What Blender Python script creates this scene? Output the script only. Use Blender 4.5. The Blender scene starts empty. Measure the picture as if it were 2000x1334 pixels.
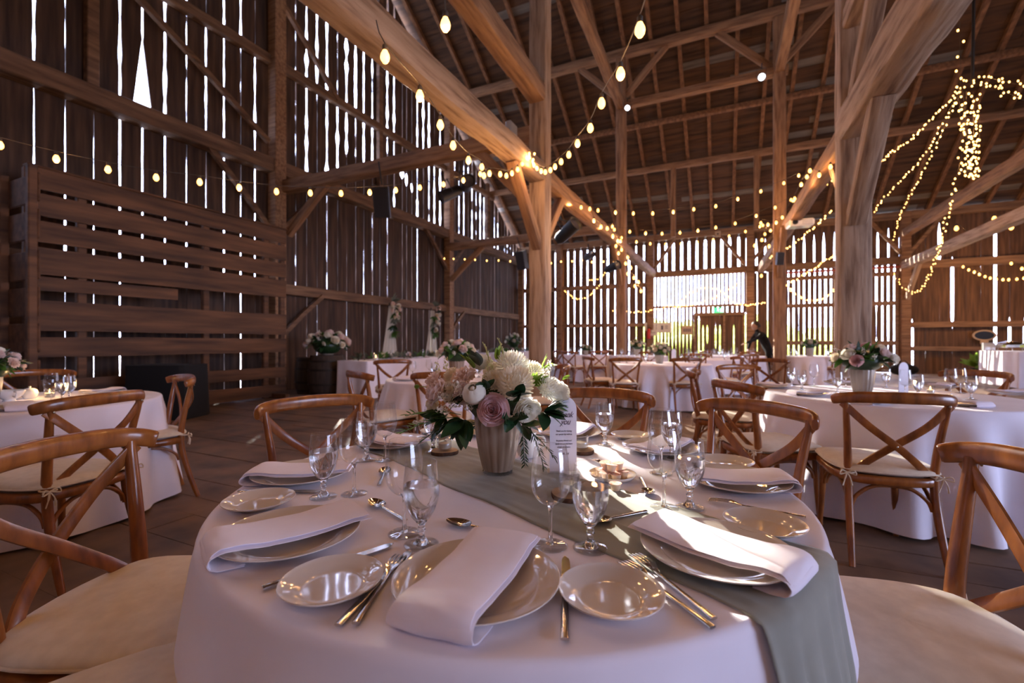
import bpy, math, random
from mathutils import Vector, Matrix, noise

C = bpy.context.scene.collection
SC = bpy.context.scene
PI = math.pi
# ------------------------------------------------------------------ camera, light, exposure
F = 889.0; EYE = 1.155; HZ = 667.0
YAW = math.radians(25.0); cY, sY = math.cos(YAW), math.sin(YAW)
cam = bpy.data.cameras.new('camera'); cam.sensor_width = 36; cam.lens = F/2000*36
cam.clip_start = .05; cam.clip_end = 400
cam.dof.use_dof = True; cam.dof.focus_distance = 1.25; cam.dof.aperture_fstop = 3.2
camo = bpy.data.objects.new('camera', cam); C.objects.link(camo)
camo.location = (0, 0, EYE); camo.rotation_euler = (PI/2, 0, YAW)
SC.camera = camo
SC.view_settings.view_transform = 'Standard'; SC.view_settings.look = 'None'
SC.view_settings.exposure = 0.62; SC.view_settings.gamma = 1.0
SC.view_settings.use_curve_mapping = False
cy = SC.cycles
cy.use_denoising = True; cy.sample_clamp_indirect = 8.0; cy.sample_clamp_direct = 30
cy.max_bounces = 10; cy.diffuse_bounces = 4; cy.glossy_bounces = 4; cy.transmission_bounces = 8
cy.transparent_max_bounces = 24; cy.caustics_refractive = True; cy.caustics_reflective = False
cy.blur_glossy = 0.5

w = bpy.data.worlds.new('sky'); SC.world = w; w.use_nodes = True
bg = w.node_tree.nodes['Background']; bg.inputs[0].default_value = (.58, .66, 1.0, 1); bg.inputs[1].default_value = 11.0

SUN_DIR = Vector((-.672, .790, .413)).normalized()
sl = bpy.data.lights.new('sun', 'SUN'); sl.energy = 26; sl.angle = math.radians(.53); sl.color = (1, .93, .82)
so = bpy.data.objects.new('sun', sl); C.objects.link(so)
so.rotation_euler = SUN_DIR.to_track_quat('Z', 'Y').to_euler(); so.location = (-20, 30, 20)

def portal(loc, rot, sx, sy):
    l = bpy.data.lights.new('daylight_portal', 'AREA'); l.shape = 'RECTANGLE'; l.size = sx; l.size_y = sy
    l.cycles.is_portal = True
    o = bpy.data.objects.new('daylight_portal', l); C.objects.link(o); o.location = loc; o.rotation_euler = rot
DY0, DY1, DH = -2.0, 5.6, 4.3        # unseen opening added in the right gable wall to let daylight in
WX, FY, NY, EX = -9.4, 21.0, -2.6, 13.5       # gable wall X, back wall Y, near wall Y, right wall X
RIDGE_Y = 10.0
def roof_h(y):
    if y > RIDGE_Y: return 5.8 + .62*(FY - y)
    return 5.8 + .62*(FY-RIDGE_Y) * (y-NY)/(RIDGE_Y-NY)
portal((EX+.05, (DY0+DY1)/2, DH/2), (0, PI/2, 0), DH, DY1-DY0)        # added daylight opening to the right
portal((0, FY+.1, 2.9), (-PI/2, 0, 0), 20, 5.6)
portal((WX-.1, 9.2, 5), (0, -PI/2, 0), 10, 23)

# ------------------------------------------------------------------ coordinates
def W(a, z, h=0.0):                 # a metres to the right of, z metres ahead of where the camera stands
    return Vector((a*cY - z*sY, a*sY + z*cY, h))
def P(px, py, z):                   # photo pixel at a known depth
    return W((px-1000)/F*z, z, EYE - (py-HZ)/F*z)
def G(px, py, h):                   # photo pixel on a level h
    z = (EYE-h)*F/(py-HZ); return W((px-1000)/F*z, z, h)
def YP(px, py, Y):
    u = (px-1000)/F; z = Y/(cY+u*sY); return P(px, py, z)
def XP(px, py, X):
    u = (px-1000)/F; z = X/(u*cY-sY); return P(px, py, z)
def facing(da, dz):                 # world angle of local +Y for a direction in (a,z)
    v = W(da, dz); return math.atan2(-v.x, v.y)

# ------------------------------------------------------------------ mesh builder
class MB:
    def __init__(s): s.v = []; s.f = []; s.m = []; s.mi = 0
    def add(s, vs, fs):
        n = len(s.v); s.v += [tuple(x) for x in vs]; s.f += [tuple(i+n for i in f) for f in fs]; s.m += [s.mi]*len(fs)
    def box(s, c, d, M=None, bev=0.0):
        x, y, z = d[0]/2, d[1]/2, d[2]/2
        if bev <= 0:
            vs = [Vector((sx*x, sy*y, sz*z)) for sz in (-1, 1) for sy in (-1, 1) for sx in (-1, 1)]
            fs = [(0, 2, 3, 1), (4, 5, 7, 6), (0, 1, 5, 4), (2, 6, 7, 3), (0, 4, 6, 2), (1, 3, 7, 5)]
        else:
            b = bev; ring = []
            for sz, ins in ((-z, b), (-z+b, 0), (z-b, 0), (z, b)):
                X, Y = x-ins, y-ins; k = max(b-ins, 0)
                r = [(-X+k, -Y), (X-k, -Y), (X, -Y+k), (X, Y-k), (X-k, Y), (-X+k, Y), (-X, Y-k), (-X, -Y+k)]
                ring.append([Vector((p[0], p[1], sz)) for p in r])
            vs = [p for r in ring for p in r]; fs = [tuple(range(7, -1, -1)), tuple(range(24, 32))]
            for i in range(3):
                for j in range(8):
                    k = (j+1) % 8; fs.append((i*8+j, i*8+k, (i+1)*8+k, (i+1)*8+j))
        if M is not None: vs = [M @ p for p in vs]
        c = Vector(c); s.add([p+c for p in vs], fs)
    def sweep(s, pts, rx, ry=None, n=8, up=Vector((0, 0, 1)), caps=True, closed=False, sq=1.0):
        """tube along pts; rx radius across, ry along 'up'; lists allowed; sq<1 makes it squarer"""
        pts = [Vector(p) for p in pts]; N = len(pts)
        if ry is None: ry = rx
        gx = (lambda i: rx[i]) if isinstance(rx, (list, tuple)) else (lambda i: rx)
        gy = (lambda i: ry[i]) if isinstance(ry, (list, tuple)) else (lambda i: ry)
        vs = []; last = None
        for i in range(N):
            if closed: t = pts[(i+1) % N]-pts[i-1]
            else: t = pts[min(i+1, N-1)]-pts[max(i-1, 0)]
            t.normalize()
            sx = t.cross(up)
            if sx.length < 1e-3: sx = last if last is not None else t.orthogonal()
            sx = sx.normalized(); last = sx; uy = sx.cross(t).normalized()
            for k in range(n):
                a = 2*PI*(k+.5)/n; ca, sa = math.cos(a), math.sin(a)
                if sq < 1: ca = math.copysign(abs(ca)**sq, ca); sa = math.copysign(abs(sa)**sq, sa)
                vs.append(pts[i]+sx*ca*gx(i)+uy*sa*gy(i))
        fs = []
        for i in range(N if closed else N-1):
            for k in range(n):
                j = (i+1) % N; q = (k+1) % n
                fs.append((i*n+k, i*n+q, j*n+q, j*n+k))
        if caps and not closed:
            fs.append(tuple(range(n-1, -1, -1))); fs.append(tuple((N-1)*n+k for k in range(n)))
        s.add(vs, fs)
    def lathe(s, prof, n=32, c=(0, 0, 0), mod=None, cap0=False, cap1=False):
        vs = []; c = Vector(c)
        for (r, z) in prof:
            for k in range(n):
                a = 2*PI*k/n; rr = r*(mod(a, z) if mod else 1)
                vs.append(c+Vector((rr*math.cos(a), rr*math.sin(a), z)))
        fs = []
        for i in range(len(prof)-1):
            for k in range(n):
                q = (k+1) % n; fs.append((i*n+k, i*n+q, (i+1)*n+q, (i+1)*n+k))
        if cap0: fs.append(tuple(range(n-1, -1, -1)))
        if cap1: fs.append(tuple((len(prof)-1)*n+k for k in range(n)))
        s.add(vs, fs)
    def ball(s, c, r, n=8, m=6, sc=(1, 1, 1)):
        c = Vector(c); vs = [c+Vector((0, 0, -r*sc[2]))]
        for i in range(1, m):
            t = PI*i/m
            for k in range(n):
                a = 2*PI*k/n
                vs.append(c+Vector((r*sc[0]*math.sin(t)*math.cos(a), r*sc[1]*math.sin(t)*math.sin(a), -r*sc[2]*math.cos(t))))
        vs.append(c+Vector((0, 0, r*sc[2]))); fs = []
        for k in range(n): fs.append((0, 1+(k+1) % n, 1+k))
        for i in range(m-2):
            for k in range(n):
                q = (k+1) % n; fs.append((1+i*n+k, 1+i*n+q, 1+(i+1)*n+q, 1+(i+1)*n+k))
        b = 1+(m-2)*n
        for k in range(n): fs.append((b+k, b+(k+1) % n, len(vs)-1))
        s.add(vs, fs)
    def grid(s, fn, nu, nv):
        vs = [fn(i/nu, j/nv) for i in range(nu+1) for j in range(nv+1)]
        fs = [(i*(nv+1)+j, (i+1)*(nv+1)+j, (i+1)*(nv+1)+j+1, i*(nv+1)+j+1) for i in range(nu) for j in range(nv)]
        s.add(vs, fs)
    def tf(s, M, n0=0):
        for i in range(n0, len(s.v)): s.v[i] = tuple(M @ Vector(s.v[i]))
    def mesh(s, name, mats, smooth=False):
        me = bpy.data.meshes.new(name); me.from_pydata(s.v, [], s.f)
        for m in (mats if isinstance(mats, (list, tuple)) else [mats]): me.materials.append(m)
        if any(s.m): me.polygons.foreach_set('material_index', s.m)
        if smooth:
            me.polygons.foreach_set('use_smooth', [True]*len(me.polygons))
            if smooth != 'all': me.set_sharp_from_angle(angle=math.radians(smooth if smooth is not True else 50))
        me.update(); return me
    def build(s, name, mats, parent=None, smooth=False, loc=None, rot=None):
        return link(name, s.mesh(name, mats, smooth), parent, loc, rot)
def link(name, me, parent=None, loc=None, rot=None):
    o = bpy.data.objects.new(name, me); C.objects.link(o)
    if parent: o.parent = parent
    if loc is not None: o.location = loc
    if rot is not None: o.rotation_euler = rot
    return o
def thing(name, label, cat, loc=(0, 0, 0), rz=0, group=None):
    o = bpy.data.objects.new(name, None); C.objects.link(o); o.location = loc; o.rotation_euler = (0, 0, rz)
    o.empty_display_size = .1
    return tag(o, label, cat, group)
def tag(o, label, cat, group=None):
    o['label'] = label; o['category'] = cat
    if group: o['group'] = group
    return o
def struct(o): o['kind'] = 'structure'; return o
def dup(root, loc, rz, label, group=None, scale=None, drop=()):
    r = root.copy(); C.objects.link(r); r.location = loc; r.rotation_euler = (0, 0, rz); r['label'] = label
    if group: r['group'] = group
    if scale: r.scale = (scale,)*3 if not isinstance(scale, tuple) else scale
    for ch in list(root.children):
        if ch.name.split('.')[0] in drop: continue
        c = ch.copy(); C.objects.link(c); c.parent = r
        for g in ch.children:
            d = g.copy(); C.objects.link(d); d.parent = c
    return r
def cat(pts, k=6, closed=False):       # Catmull-Rom through points
    pts = [Vector(p) for p in pts]; n = len(pts); out = []
    for i in range(n if closed else n-1):
        if closed: p0, p1, p2, p3 = pts[i-1], pts[i], pts[(i+1) % n], pts[(i+2) % n]
        else: p0, p1, p2, p3 = pts[max(i-1, 0)], pts[i], pts[i+1], pts[min(i+2, n-1)]
        for j in range(k):
            t = j/k
            out.append(.5*((2*p1)+(p2-p0)*t+(2*p0-5*p1+4*p2-p3)*t*t+(3*p1-p0-3*p2+p3)*t**3))
    if not closed: out.append(pts[-1])
    return out

# ------------------------------------------------------------------ materials
def mat(name, col=(.5, .5, .5), rough=.6, metal=0, spec=.5, coat=0, trans=0, ior=1.45, emit=None, es=0, sheen=0, subs=0):
    m = bpy.data.materials.new(name); m.use_nodes = True; b = m.node_tree.nodes['Principled BSDF']
    b.inputs['Base Color'].default_value = (*col, 1); b.inputs['Roughness'].default_value = rough
    b.inputs['Metallic'].default_value = metal; b.inputs['Specular IOR Level'].default_value = spec
    b.inputs['Coat Weight'].default_value = coat; b.inputs['Transmission Weight'].default_value = trans
    b.inputs['IOR'].default_value = ior; b.inputs['Sheen Weight'].default_value = sheen
    if emit: b.inputs['Emission Color'].default_value = (*emit, 1); b.inputs['Emission Strength'].default_value = es
    return m
def nd(m, t): return m.node_tree.nodes.new(t)
def varied(name, c1, c2, scale=(1, 1, 1), nscale=6, rough=.6, bump=.2, detail=6, c3=None, coords='Object', coat=0, spec=.5, bdist=.01, rvar=0, sheen=0):
    m = mat(name, c1, rough, coat=coat, spec=spec, sheen=sheen); L = m.node_tree.links; b = m.node_tree.nodes['Principled BSDF']
    tc = nd(m, 'ShaderNodeTexCoord'); mp = nd(m, 'ShaderNodeMapping'); mp.inputs['Scale'].default_value = scale
    n = nd(m, 'ShaderNodeTexNoise'); n.inputs['Scale'].default_value = nscale; n.inputs['Detail'].default_value = detail
    r = nd(m, 'ShaderNodeValToRGB'); e = r.color_ramp.elements
    e[0].position = .32; e[0].color = (*c2, 1); e[1].position = .68; e[1].color = (*c1, 1)
    if c3: k = e.new(.5); k.color = (*c3, 1)
    src = tc.outputs[coords]
    if coords == 'Object':      # each object gets its own patch of the grain
        oi = nd(m, 'ShaderNodeObjectInfo'); va = nd(m, 'ShaderNodeVectorMath'); va.operation = 'SCALE'
        cx = nd(m, 'ShaderNodeCombineXYZ'); L.new(oi.outputs['Random'], cx.inputs[0]); L.new(oi.outputs['Random'], cx.inputs[1])
        L.new(cx.outputs[0], va.inputs[0]); va.inputs['Scale'].default_value = 37
        ad = nd(m, 'ShaderNodeVectorMath'); L.new(src, ad.inputs[0]); L.new(va.outputs[0], ad.inputs[1]); src = ad.outputs[0]
    L.new(src, mp.inputs[0]); L.new(mp.outputs[0], n.inputs[0]); L.new(n.outputs[0], r.inputs[0]); L.new(r.outputs[0], b.inputs['Base Color'])
    if bump:
        bp = nd(m, 'ShaderNodeBump'); bp.inputs['Strength'].default_value = bump; bp.inputs['Distance'].default_value = bdist
        L.new(n.outputs[0], bp.inputs['Height']); L.new(bp.outputs[0], b.inputs['Normal'])
    if rvar:
        mr = nd(m, 'ShaderNodeMapRange'); mr.inputs['To Min'].default_value = rough-rvar; mr.inputs['To Max'].default_value = rough+rvar
        L.new(n.outputs[0], mr.inputs[0]); L.new(mr.outputs[0], b.inputs['Roughness'])
    return m
M_timber = varied('hewn_timber', (.37, .205, .105), (.16, .08, .04), (.7, 7, 7), 2.4, .75, .7, 8, (.28, .15, .078), bdist=.02)
M_pale = varied('pale_timber', (.48, .34, .235), (.20, .12, .075), (.7, 7, 7), 2.4, .75, .8, 8, (.40, .27, .18), bdist=.02)
M_rafter = varied('rafter_wood', (.28, .135, .06), (.13, .06, .028), (6, .8, 6), 2.0, .8, .3, 6)
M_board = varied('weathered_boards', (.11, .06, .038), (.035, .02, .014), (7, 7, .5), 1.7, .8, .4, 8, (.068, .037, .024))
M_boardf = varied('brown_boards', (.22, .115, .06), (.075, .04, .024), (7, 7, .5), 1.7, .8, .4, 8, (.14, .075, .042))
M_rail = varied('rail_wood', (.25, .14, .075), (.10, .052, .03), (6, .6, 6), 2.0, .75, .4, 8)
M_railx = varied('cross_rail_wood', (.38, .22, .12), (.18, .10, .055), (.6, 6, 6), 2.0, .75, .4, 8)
M_panel = varied('panel_boards', (.17, .075, .032), (.05, .022, .011), (5, .5, 5), 1.8, .7, .4, 8, (.105, .046, .02))
M_roof = varied('roof_boards', (.12, .056, .026), (.033, .016, .009), (.45, 4.5, 4.5), 1.6, .85, .4, 8, (.085, .042, .022))
M_floor = varied('plank_floor', (.25, .155, .10), (.085, .052, .035), (1.2, 1.2, 1), 2.2, .62, .5, 9, (.17, .105, .07), coords='Object', rvar=.15)
M_chair = varied('honey_chair_wood', (.34, .115, .024), (.15, .045, .010), (14, 14, 4), 2.0, .28, .06, 6, (.25, .08, .017), coat=.2)
M_cush = varied('ivory_cushion', (.74, .64, .50), (.66, .56, .43), (1, 1, 1), 30, .9, .15, 4, bdist=.002, sheen=.2)
M_cloth = varied('white_tablecloth', (.84, .80, .89), (.79, .75, .84), (1, 1, 1), 5, .85, .12, 5, bdist=.004, sheen=.15)  # lavender cast of the blue daylight is tinted into the white base
M_napkin = varied('lilac_white_napkin', (.86, .80, .88), (.82, .76, .85), (1, 1, 1), 14, .85, .1, 4, bdist=.002, sheen=.2)
M_plate = mat('ivory_china', (.70, .62, .54), .07, spec=.6, coat=.4)
M_white = mat('white_china', (.84, .83, .82), .1, coat=.3)
M_steel = mat('polished_steel', (.62, .58, .55), .12, 1)
M_black = mat('black_plastic', (.012, .013, .018), .5)
M_blackc = mat('black_cloth', (.008, .008, .009), .95)
M_iron = mat('dark_iron', (.03, .025, .02), .5, .6)
M_cord = mat('cord', (.06, .045, .03), .6)
M_bulb = mat('warm_bulb', (.9, .6, .3), .3, emit=(1, .47, .13), es=13)
M_bulbf = mat('warm_bulb_bright', (.9, .6, .3), .3, emit=(1, .42, .09), es=4.5)
M_led = mat('fairy_led', (.9, .7, .4), .3, emit=(1, .46, .11), es=6)
M_spotface = mat('spot_lens', (1, 1, 1), .3, emit=(.95, .93, 1), es=9)
M_flame = mat('candle_flame', (1, .7, .3), .3, emit=(1, .6, .22), es=6)
M_vase = varied('taupe_fluted_glass', (.34, .25, .18), (.26, .185, .13), (3, 3, 1), 4, .14, 0, coat=.5)
M_vasez = mat('zinc_fluted_vase', (.42, .38, .33), .4, .35)
M_leafd = varied('dark_leaf', (.018, .055, .016), (.008, .026, .009), (9, 9, 9), 3, .35, .1, 3)
M_leaf = varied('green_leaf', (.07, .17, .03), (.03, .085, .018), (9, 9, 9), 3, .45, .1, 3)
M_leafy = varied('lime_leaf', (.20, .32, .06), (.11, .20, .035), (9, 9, 9), 3, .45, .1, 3)
M_leafg = varied('grey_leaf', (.17, .20, .14), (.11, .13, .10), (9, 9, 9), 3, .6, .1, 3)
M_bark = varied('bark_edge', (.11, .05, .025), (.05, .022, .012), (9, 9, 9), 8, .85, .4)
M_slice = varied('cut_wood', (.46, .30, .17), (.34, .20, .10), (3, 3, 3), 6, .7, .1)
M_wax = mat('candle_wax', (.82, .78, .70), .5)
M_paper = mat('card_stock', (.80, .77, .86), .7)
M_ink = mat('ink', (.10, .08, .12), .7)
M_red = mat('red_track', (.42, .09, .04), .6)
M_green = mat('exit_green', (.03, .35, .12), .4, emit=(.05, .75, .22), es=1.3)
M_signw = mat('sign_white', (.8, .9, .8), .5, emit=(.75, 1, .8), es=1.3)
M_skin = mat('skin', (.42, .24, .17), .6)
M_hair = mat('dark_hair', (.03, .018, .012), .6)
M_barrel = varied('barrel_wood', (.055, .034, .024), (.025, .016, .012), (8, 8, .8), 2, .7, .3)
M_tulle = mat('white_drape', (.72, .66, .56), .85, sheen=.2)
M_label = mat('tan_card', (.55, .40, .26), .7)
M_cream = mat('creamer_cup', (.80, .62, .45), .4)
M_grass = varied('grass', (.26, .34, .07), (.12, .19, .04), (1, 1, 1), 3, .95, .2)
M_gravel = varied('pale_gravel', (.62, .60, .56), (.50, .49, .45), (1, 1, 1), 2, .9, .2)
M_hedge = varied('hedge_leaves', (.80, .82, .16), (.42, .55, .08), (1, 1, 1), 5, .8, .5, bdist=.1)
M_bronze = mat('antique_metal', (.45, .38, .3), .3, .9)
def thin_glass():
    m = bpy.data.materials.new('thin_clear_glass'); m.use_nodes = True; t = m.node_tree; t.nodes.clear(); L = t.links
    o = t.nodes.new('ShaderNodeOutputMaterial'); mx = t.nodes.new('ShaderNodeMixShader')
    tr = t.nodes.new('ShaderNodeBsdfTransparent'); tr.inputs[0].default_value = (.985, .985, .985, 1)
    gl = t.nodes.new('ShaderNodeBsdfGlossy'); gl.inputs['Roughness'].default_value = .02
    lw = t.nodes.new('ShaderNodeLayerWeight'); lw.inputs['Blend'].default_value = .22
    mm = t.nodes.new('ShaderNodeMath'); mm.operation = 'MULTIPLY_ADD'; mm.inputs[1].default_value = .7; mm.inputs[2].default_value = .05
    L.new(lw.outputs['Facing'], mm.inputs[0]); L.new(mm.outputs[0], mx.inputs[0]); L.new(tr.outputs[0], mx.inputs[1]); L.new(gl.outputs[0], mx.inputs[2])
    L.new(mx.outputs[0], o.inputs[0]); return m
M_thin = thin_glass()
M_glass = mat('clear_glass', (1, 1, 1), 0, trans=1, ior=1.46)
def water_mat():
    m = bpy.data.materials.new('water'); m.use_nodes = True; t = m.node_tree; t.nodes.clear(); L = t.links
    o = t.nodes.new('ShaderNodeOutputMaterial'); mx = t.nodes.new('ShaderNodeMixShader'); mx.inputs[0].default_value = .85
    tr = t.nodes.new('ShaderNodeBsdfTransparent'); g = t.nodes.new('ShaderNodeBsdfGlass'); g.inputs['IOR'].default_value = 1.33
    L.new(tr.outputs[0], mx.inputs[1]); L.new(g.outputs[0], mx.inputs[2]); L.new(mx.outputs[0], o.inputs[0]); return m
M_water = water_mat()
def chiffon():
    m = varied('sage_chiffon', (.33, .33, .27), (.26, .26, .215), (1, 1, 1), 9, .8, .25, 5, bdist=.004, sheen=.3)
    t = m.node_tree; L = t.links; b = t.nodes['Principled BSDF']; b.inputs['Alpha'].default_value = .86
    return m
M_chiffon = chiffon()
def translucent(m, c, f):
    t = m.node_tree; L = t.links; b = t.nodes['Principled BSDF']; o = t.nodes['Material Output']
    tl = t.nodes.new('ShaderNodeBsdfTranslucent'); tl.inputs[0].default_value = (*c, 1); mx = t.nodes.new('ShaderNodeMixShader'); mx.inputs[0].default_value = f
    L.new(b.outputs[0], mx.inputs[1]); L.new(tl.outputs[0], mx.inputs[2]); L.new(mx.outputs[0], o.inputs[0]); return m
def petal(name, c, c2=None): return translucent(varied(name, c, c2 or tuple(x*.86 for x in c), (20, 20, 20), 3, .65, .05, 3, sheen=.2), c, .38)
translucent(M_leafy, (.35, .55, .08), .35); translucent(M_leaf, (.14, .35, .05), .25); translucent(M_tulle, (.7, .65, .55), .3)
M_pw = petal('white_petal', (.93, .90, .80)); M_pc = petal('cream_petal', (.92, .84, .68)); M_pb = petal('blush_petal', (.92, .74, .64))
M_pm = petal('mauve_petal', (.80, .56, .56), (.70, .45, .47)); M_pp = petal('pale_pink_petal', (.90, .76, .72)); M_py = petal('yellow_green_bud', (.62, .62, .30))

# ------------------------------------------------------------------ building shell
R = random.Random(5)
def nz(x, y=0., z=0.): return noise.noise(Vector((x, y, z)))
# floor with real plank joints
mb = MB(); y = NY-1
fr = random.Random(2)
while y < FY:
    wd = fr.uniform(.20, .30); x = WX
    while x < EX:
        ln = fr.uniform(2.4, 4.5); x1 = min(x+ln, EX)
        mb.box(((x+x1)/2, y+wd/2, -.02+fr.uniform(-.003, .003)), (x1-x-.006, wd-.006, .04))
        x = x1
    y += wd
floor = struct(mb.build('floor', M_floor))
mb = MB(); mb.box(((WX+EX)/2, (FY+NY)/2, -.3), (EX-WX+.6, FY-NY+.6, .5)); struct(mb.build('trim_1', M_iron))
# outside ground and hedge line
mb = MB(); mb.grid(lambda u, v: (-60+120*u, -50+110*v, -.62), 8, 8)
struct(mb.build('trim_2', M_gravel))
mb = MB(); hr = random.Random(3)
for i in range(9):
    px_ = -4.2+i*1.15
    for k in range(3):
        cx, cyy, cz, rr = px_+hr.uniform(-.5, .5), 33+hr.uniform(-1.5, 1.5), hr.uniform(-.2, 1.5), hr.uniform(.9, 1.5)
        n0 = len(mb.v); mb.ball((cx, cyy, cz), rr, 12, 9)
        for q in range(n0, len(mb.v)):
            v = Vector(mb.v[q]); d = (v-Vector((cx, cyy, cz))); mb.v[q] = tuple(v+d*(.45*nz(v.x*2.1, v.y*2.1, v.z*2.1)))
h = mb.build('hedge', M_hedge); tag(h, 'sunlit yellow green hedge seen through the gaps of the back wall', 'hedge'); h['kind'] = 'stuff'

def board_wall(mb, plane, axis, bounds, z0f, z1f, thick, gapf, seed, step=.42, jag=.006):
    """upright boards; bounds = joint positions; gapf(k, u, z) = gap width at joint k"""
    rr = random.Random(seed)
    for k in range(len(bounds)-1):
        a, b = bounds[k], bounds[k+1]; off = rr.uniform(-.006, .006)
        zl0, zl1 = z0f(a), z1f(a); zr0, zr1 = z0f(b), z1f(b)
        n = max(1, int(max(zl1-zl0, zr1-zr0)/step)); vs = []
        for i in range(n+1):
            t = i/n; zl = zl0+(zl1-zl0)*t; zr = zr0+(zr1-zr0)*t
            l = a+gapf(k, a, zl)/2+jag*nz(zl*3.1, k*7.3, seed); r = b-gapf(k+1, b, zr)/2+jag*nz(zr*3.1, k*5.7, seed+3)
            if r-l < .02: m_ = (l+r)/2; l, r = m_-.01, m_+.01
            for d in (0, thick):
                for (u_, z_) in ((l, zl), (r, zr)):
                    vs.append((u_, plane+off+d, z_) if axis == 'x' else (plane+off-d, u_, z_))
        fs = []
        for i in range(n):
            q = i*4; p = q+4
            fs += [(q, q+1, p+1, p), (q+2, p+2, p+3, q+3), (q, p, p+2, q+2), (q+1, q+3, p+3, p+1)]
        fs += [(0, 2, 3, 1), (n*4, n*4+1, n*4+3, n*4+2)]
        mb.add(vs, fs)
def steps(a, b, p, seed, j=.02):
    rr = random.Random(seed); n = max(1, round((b-a)/p)); return [a]+[a+(b-a)*i/n+rr.uniform(-j, j) for i in range(1, n)]+[b]

# --- left gable wall (boards with daylight between them)
mb = MB()
kw = {}
def hsh(*a): return (math.sin(sum((i+1)*12.9898*x for i, x in enumerate(a))+4.1)*43758.5453) % 1
def gap_left(k, u, z):
    band = 0 if z < 2.37 else (1 if z < 5.1 else (2 if z < 7.5 else 3))
    h1 = hsh(k, band); h2 = hsh(k, band, 7)
    zz = {0: 0, 1: 2.37, 2: 5.1, 3: 7.5}[band]; t = (z-zz)/2.6
    if band == 0: g = .030*h1*(1 if u > 6 else 1.5) if h2 > .25 else .003
    elif band == 1: g = (.028+.022*h1 if u < 7 else .03*h1+.004)*(1-.8*t*(h2 > .6))
    else:
        g = .036+.030*h1
        if h2 < .25: g *= .3
        g *= .55+.9*abs(nz(z*1.9, k*3.3, 1))*1.6
        if u > 7.1: g *= 1.55+.9*nz(z*4, k*2.1)
    g += .035*max(0, nz(z*6.3, k*9.1, 4)-.38)*(1 if z > 5 else .5)
    if 11.1 < u < 13.1 and 5.95 < z < 6.95: g = min(g, .03)
    if 9.3 < u < 11.1 and 5.1 < z < 6.3: g = min(g, .012)
    if abs(u-11.80) < .05: g = .22 if 6.40 < z < 6.68 else .02
    if abs(u-12.02) < .05: g = .13 if 6.32 < z < 6.6 else .02
    if abs(u-12.30) < .05: g = .12 if 6.15 < z < 6.37 else .02
    if abs(u-4.62) < .09 and 5.2 < z < 7.3: g = .30*max(0, (6.6-z)/1.3) if z < 6.6 else .04   # torn board
    return max(0.0, g)
bl = steps(NY, 7.1, .353, 4)+steps(7.1, 11.4, .34, 6)[1:]
bl += [11.80, 12.02, 12.30]+steps(12.60, FY, .33, 9)
board_wall(mb, WX, 'y', bl, lambda u: -.1, lambda u: roof_h(u)-.04, .025, gap_left, 11, .11)
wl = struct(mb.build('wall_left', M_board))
def part_box(name, c, d, m, parent, bev=.012):
    mb = MB(); mb.box((0, 0, 0), d, bev=bev); return mb.build(name, m, parent, loc=c)
for z in (2.37, 5.1, 7.5, 9.6):
    y0, y1 = (NY, FY) if z < 5.8 else (NY+(RIDGE_Y-NY)*(z-5.8)/6.82+.3, FY-(z-5.8)/.62-.3)
    hh = .30 if z == 5.1 else (.20 if z != 2.37 else .24)
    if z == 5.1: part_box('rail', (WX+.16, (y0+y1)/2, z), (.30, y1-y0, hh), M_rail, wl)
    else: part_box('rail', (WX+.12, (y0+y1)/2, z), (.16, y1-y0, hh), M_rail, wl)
for yy in (.6, 7.1, 14.2, 20.8):
    part_box('post', (WX+.22, yy, roof_h(yy)/2-.1), (.26, .28, roof_h(yy)-.3), M_timber, wl)
for yy in (3.8, 10.6, 17.4):
    zt = roof_h(yy); part_box('stud', (WX+.12, yy, (5.2+zt)/2), (.14, .16, zt-5.3), M_rail, wl)
def brace_part(name, p0, p1, w_, d_, m, parent):
    mb = MB(); p0, p1 = Vector(p0), Vector(p1)
    mb.sweep([p0, p0.lerp(p1, .5)+Vector((0, 0, .03)), p1], w_/2*1.3, d_/2*1.3, 4, up=Vector((1, 0, 0))); return mb.build(name, m, parent)
for (a, b) in (((WX+.2, 7.1-1.5, 5.0), (WX+.2, 7.0, 3.6)), ((WX+.2, 7.2, 3.7), (WX+.2, 8.5, 5.0)), ((WX+.2, 14.1, 3.8), (WX+.2, 12.8, 5.0)),
               ((WX+.2, 7.25, 1.3), (WX+.2, 8.4, 2.3)), ((WX+.2, 14.35, 1.5), (WX+.2, 15.3, 2.3)), ((WX+.2, 3.9, 7.4), (WX+.2, 6.9, 5.6)),
               ((WX+.2, 14.3, 3.8), (WX+.2, 15.5, 5.0)), ((WX+.2, 7.3, 8.9), (WX+.2, 8.9, 7.5))):
    brace_part('wall_brace', a, b, .11, .1, M_rail, wl)

# --- back wall
mb = MB()
def gb(lo, hi, p):
    def f(k, u, z): return max(0, (lo+(hi-lo)*hsh(k, p))*(.8+.5*nz(z*1.3, k*3.1, p)))
    return f
g1 = gb(.045, .085, 1)
def gapA(k, u, z):
    if z > 5.45: return 0
    if z > 3.75: return g1(k, u, z)*1.35
    if z < .3: return .0
    return g1(k, u, z)*(.9 if z > 1.95 else .8)
XA, XB, XC, XD, XE = -2.95, .85, 1.95, 5.8, EX
# left part between gable and the second aisle post
board_wall(mb, FY, 'x', steps(WX, XA, .319, 21, .008), lambda u: -.1, lambda u: 5.85, .025, gapA, 5)
# bright slatted bay, upper band
board_wall(mb, FY, 'x', steps(XA, XB, .32, 22, .012), lambda u: 4.2, lambda u: 5.85, .025, lambda k, u, z: (.085+.02*hsh(k)) if z < 5.55 else 0, 6)
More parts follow.
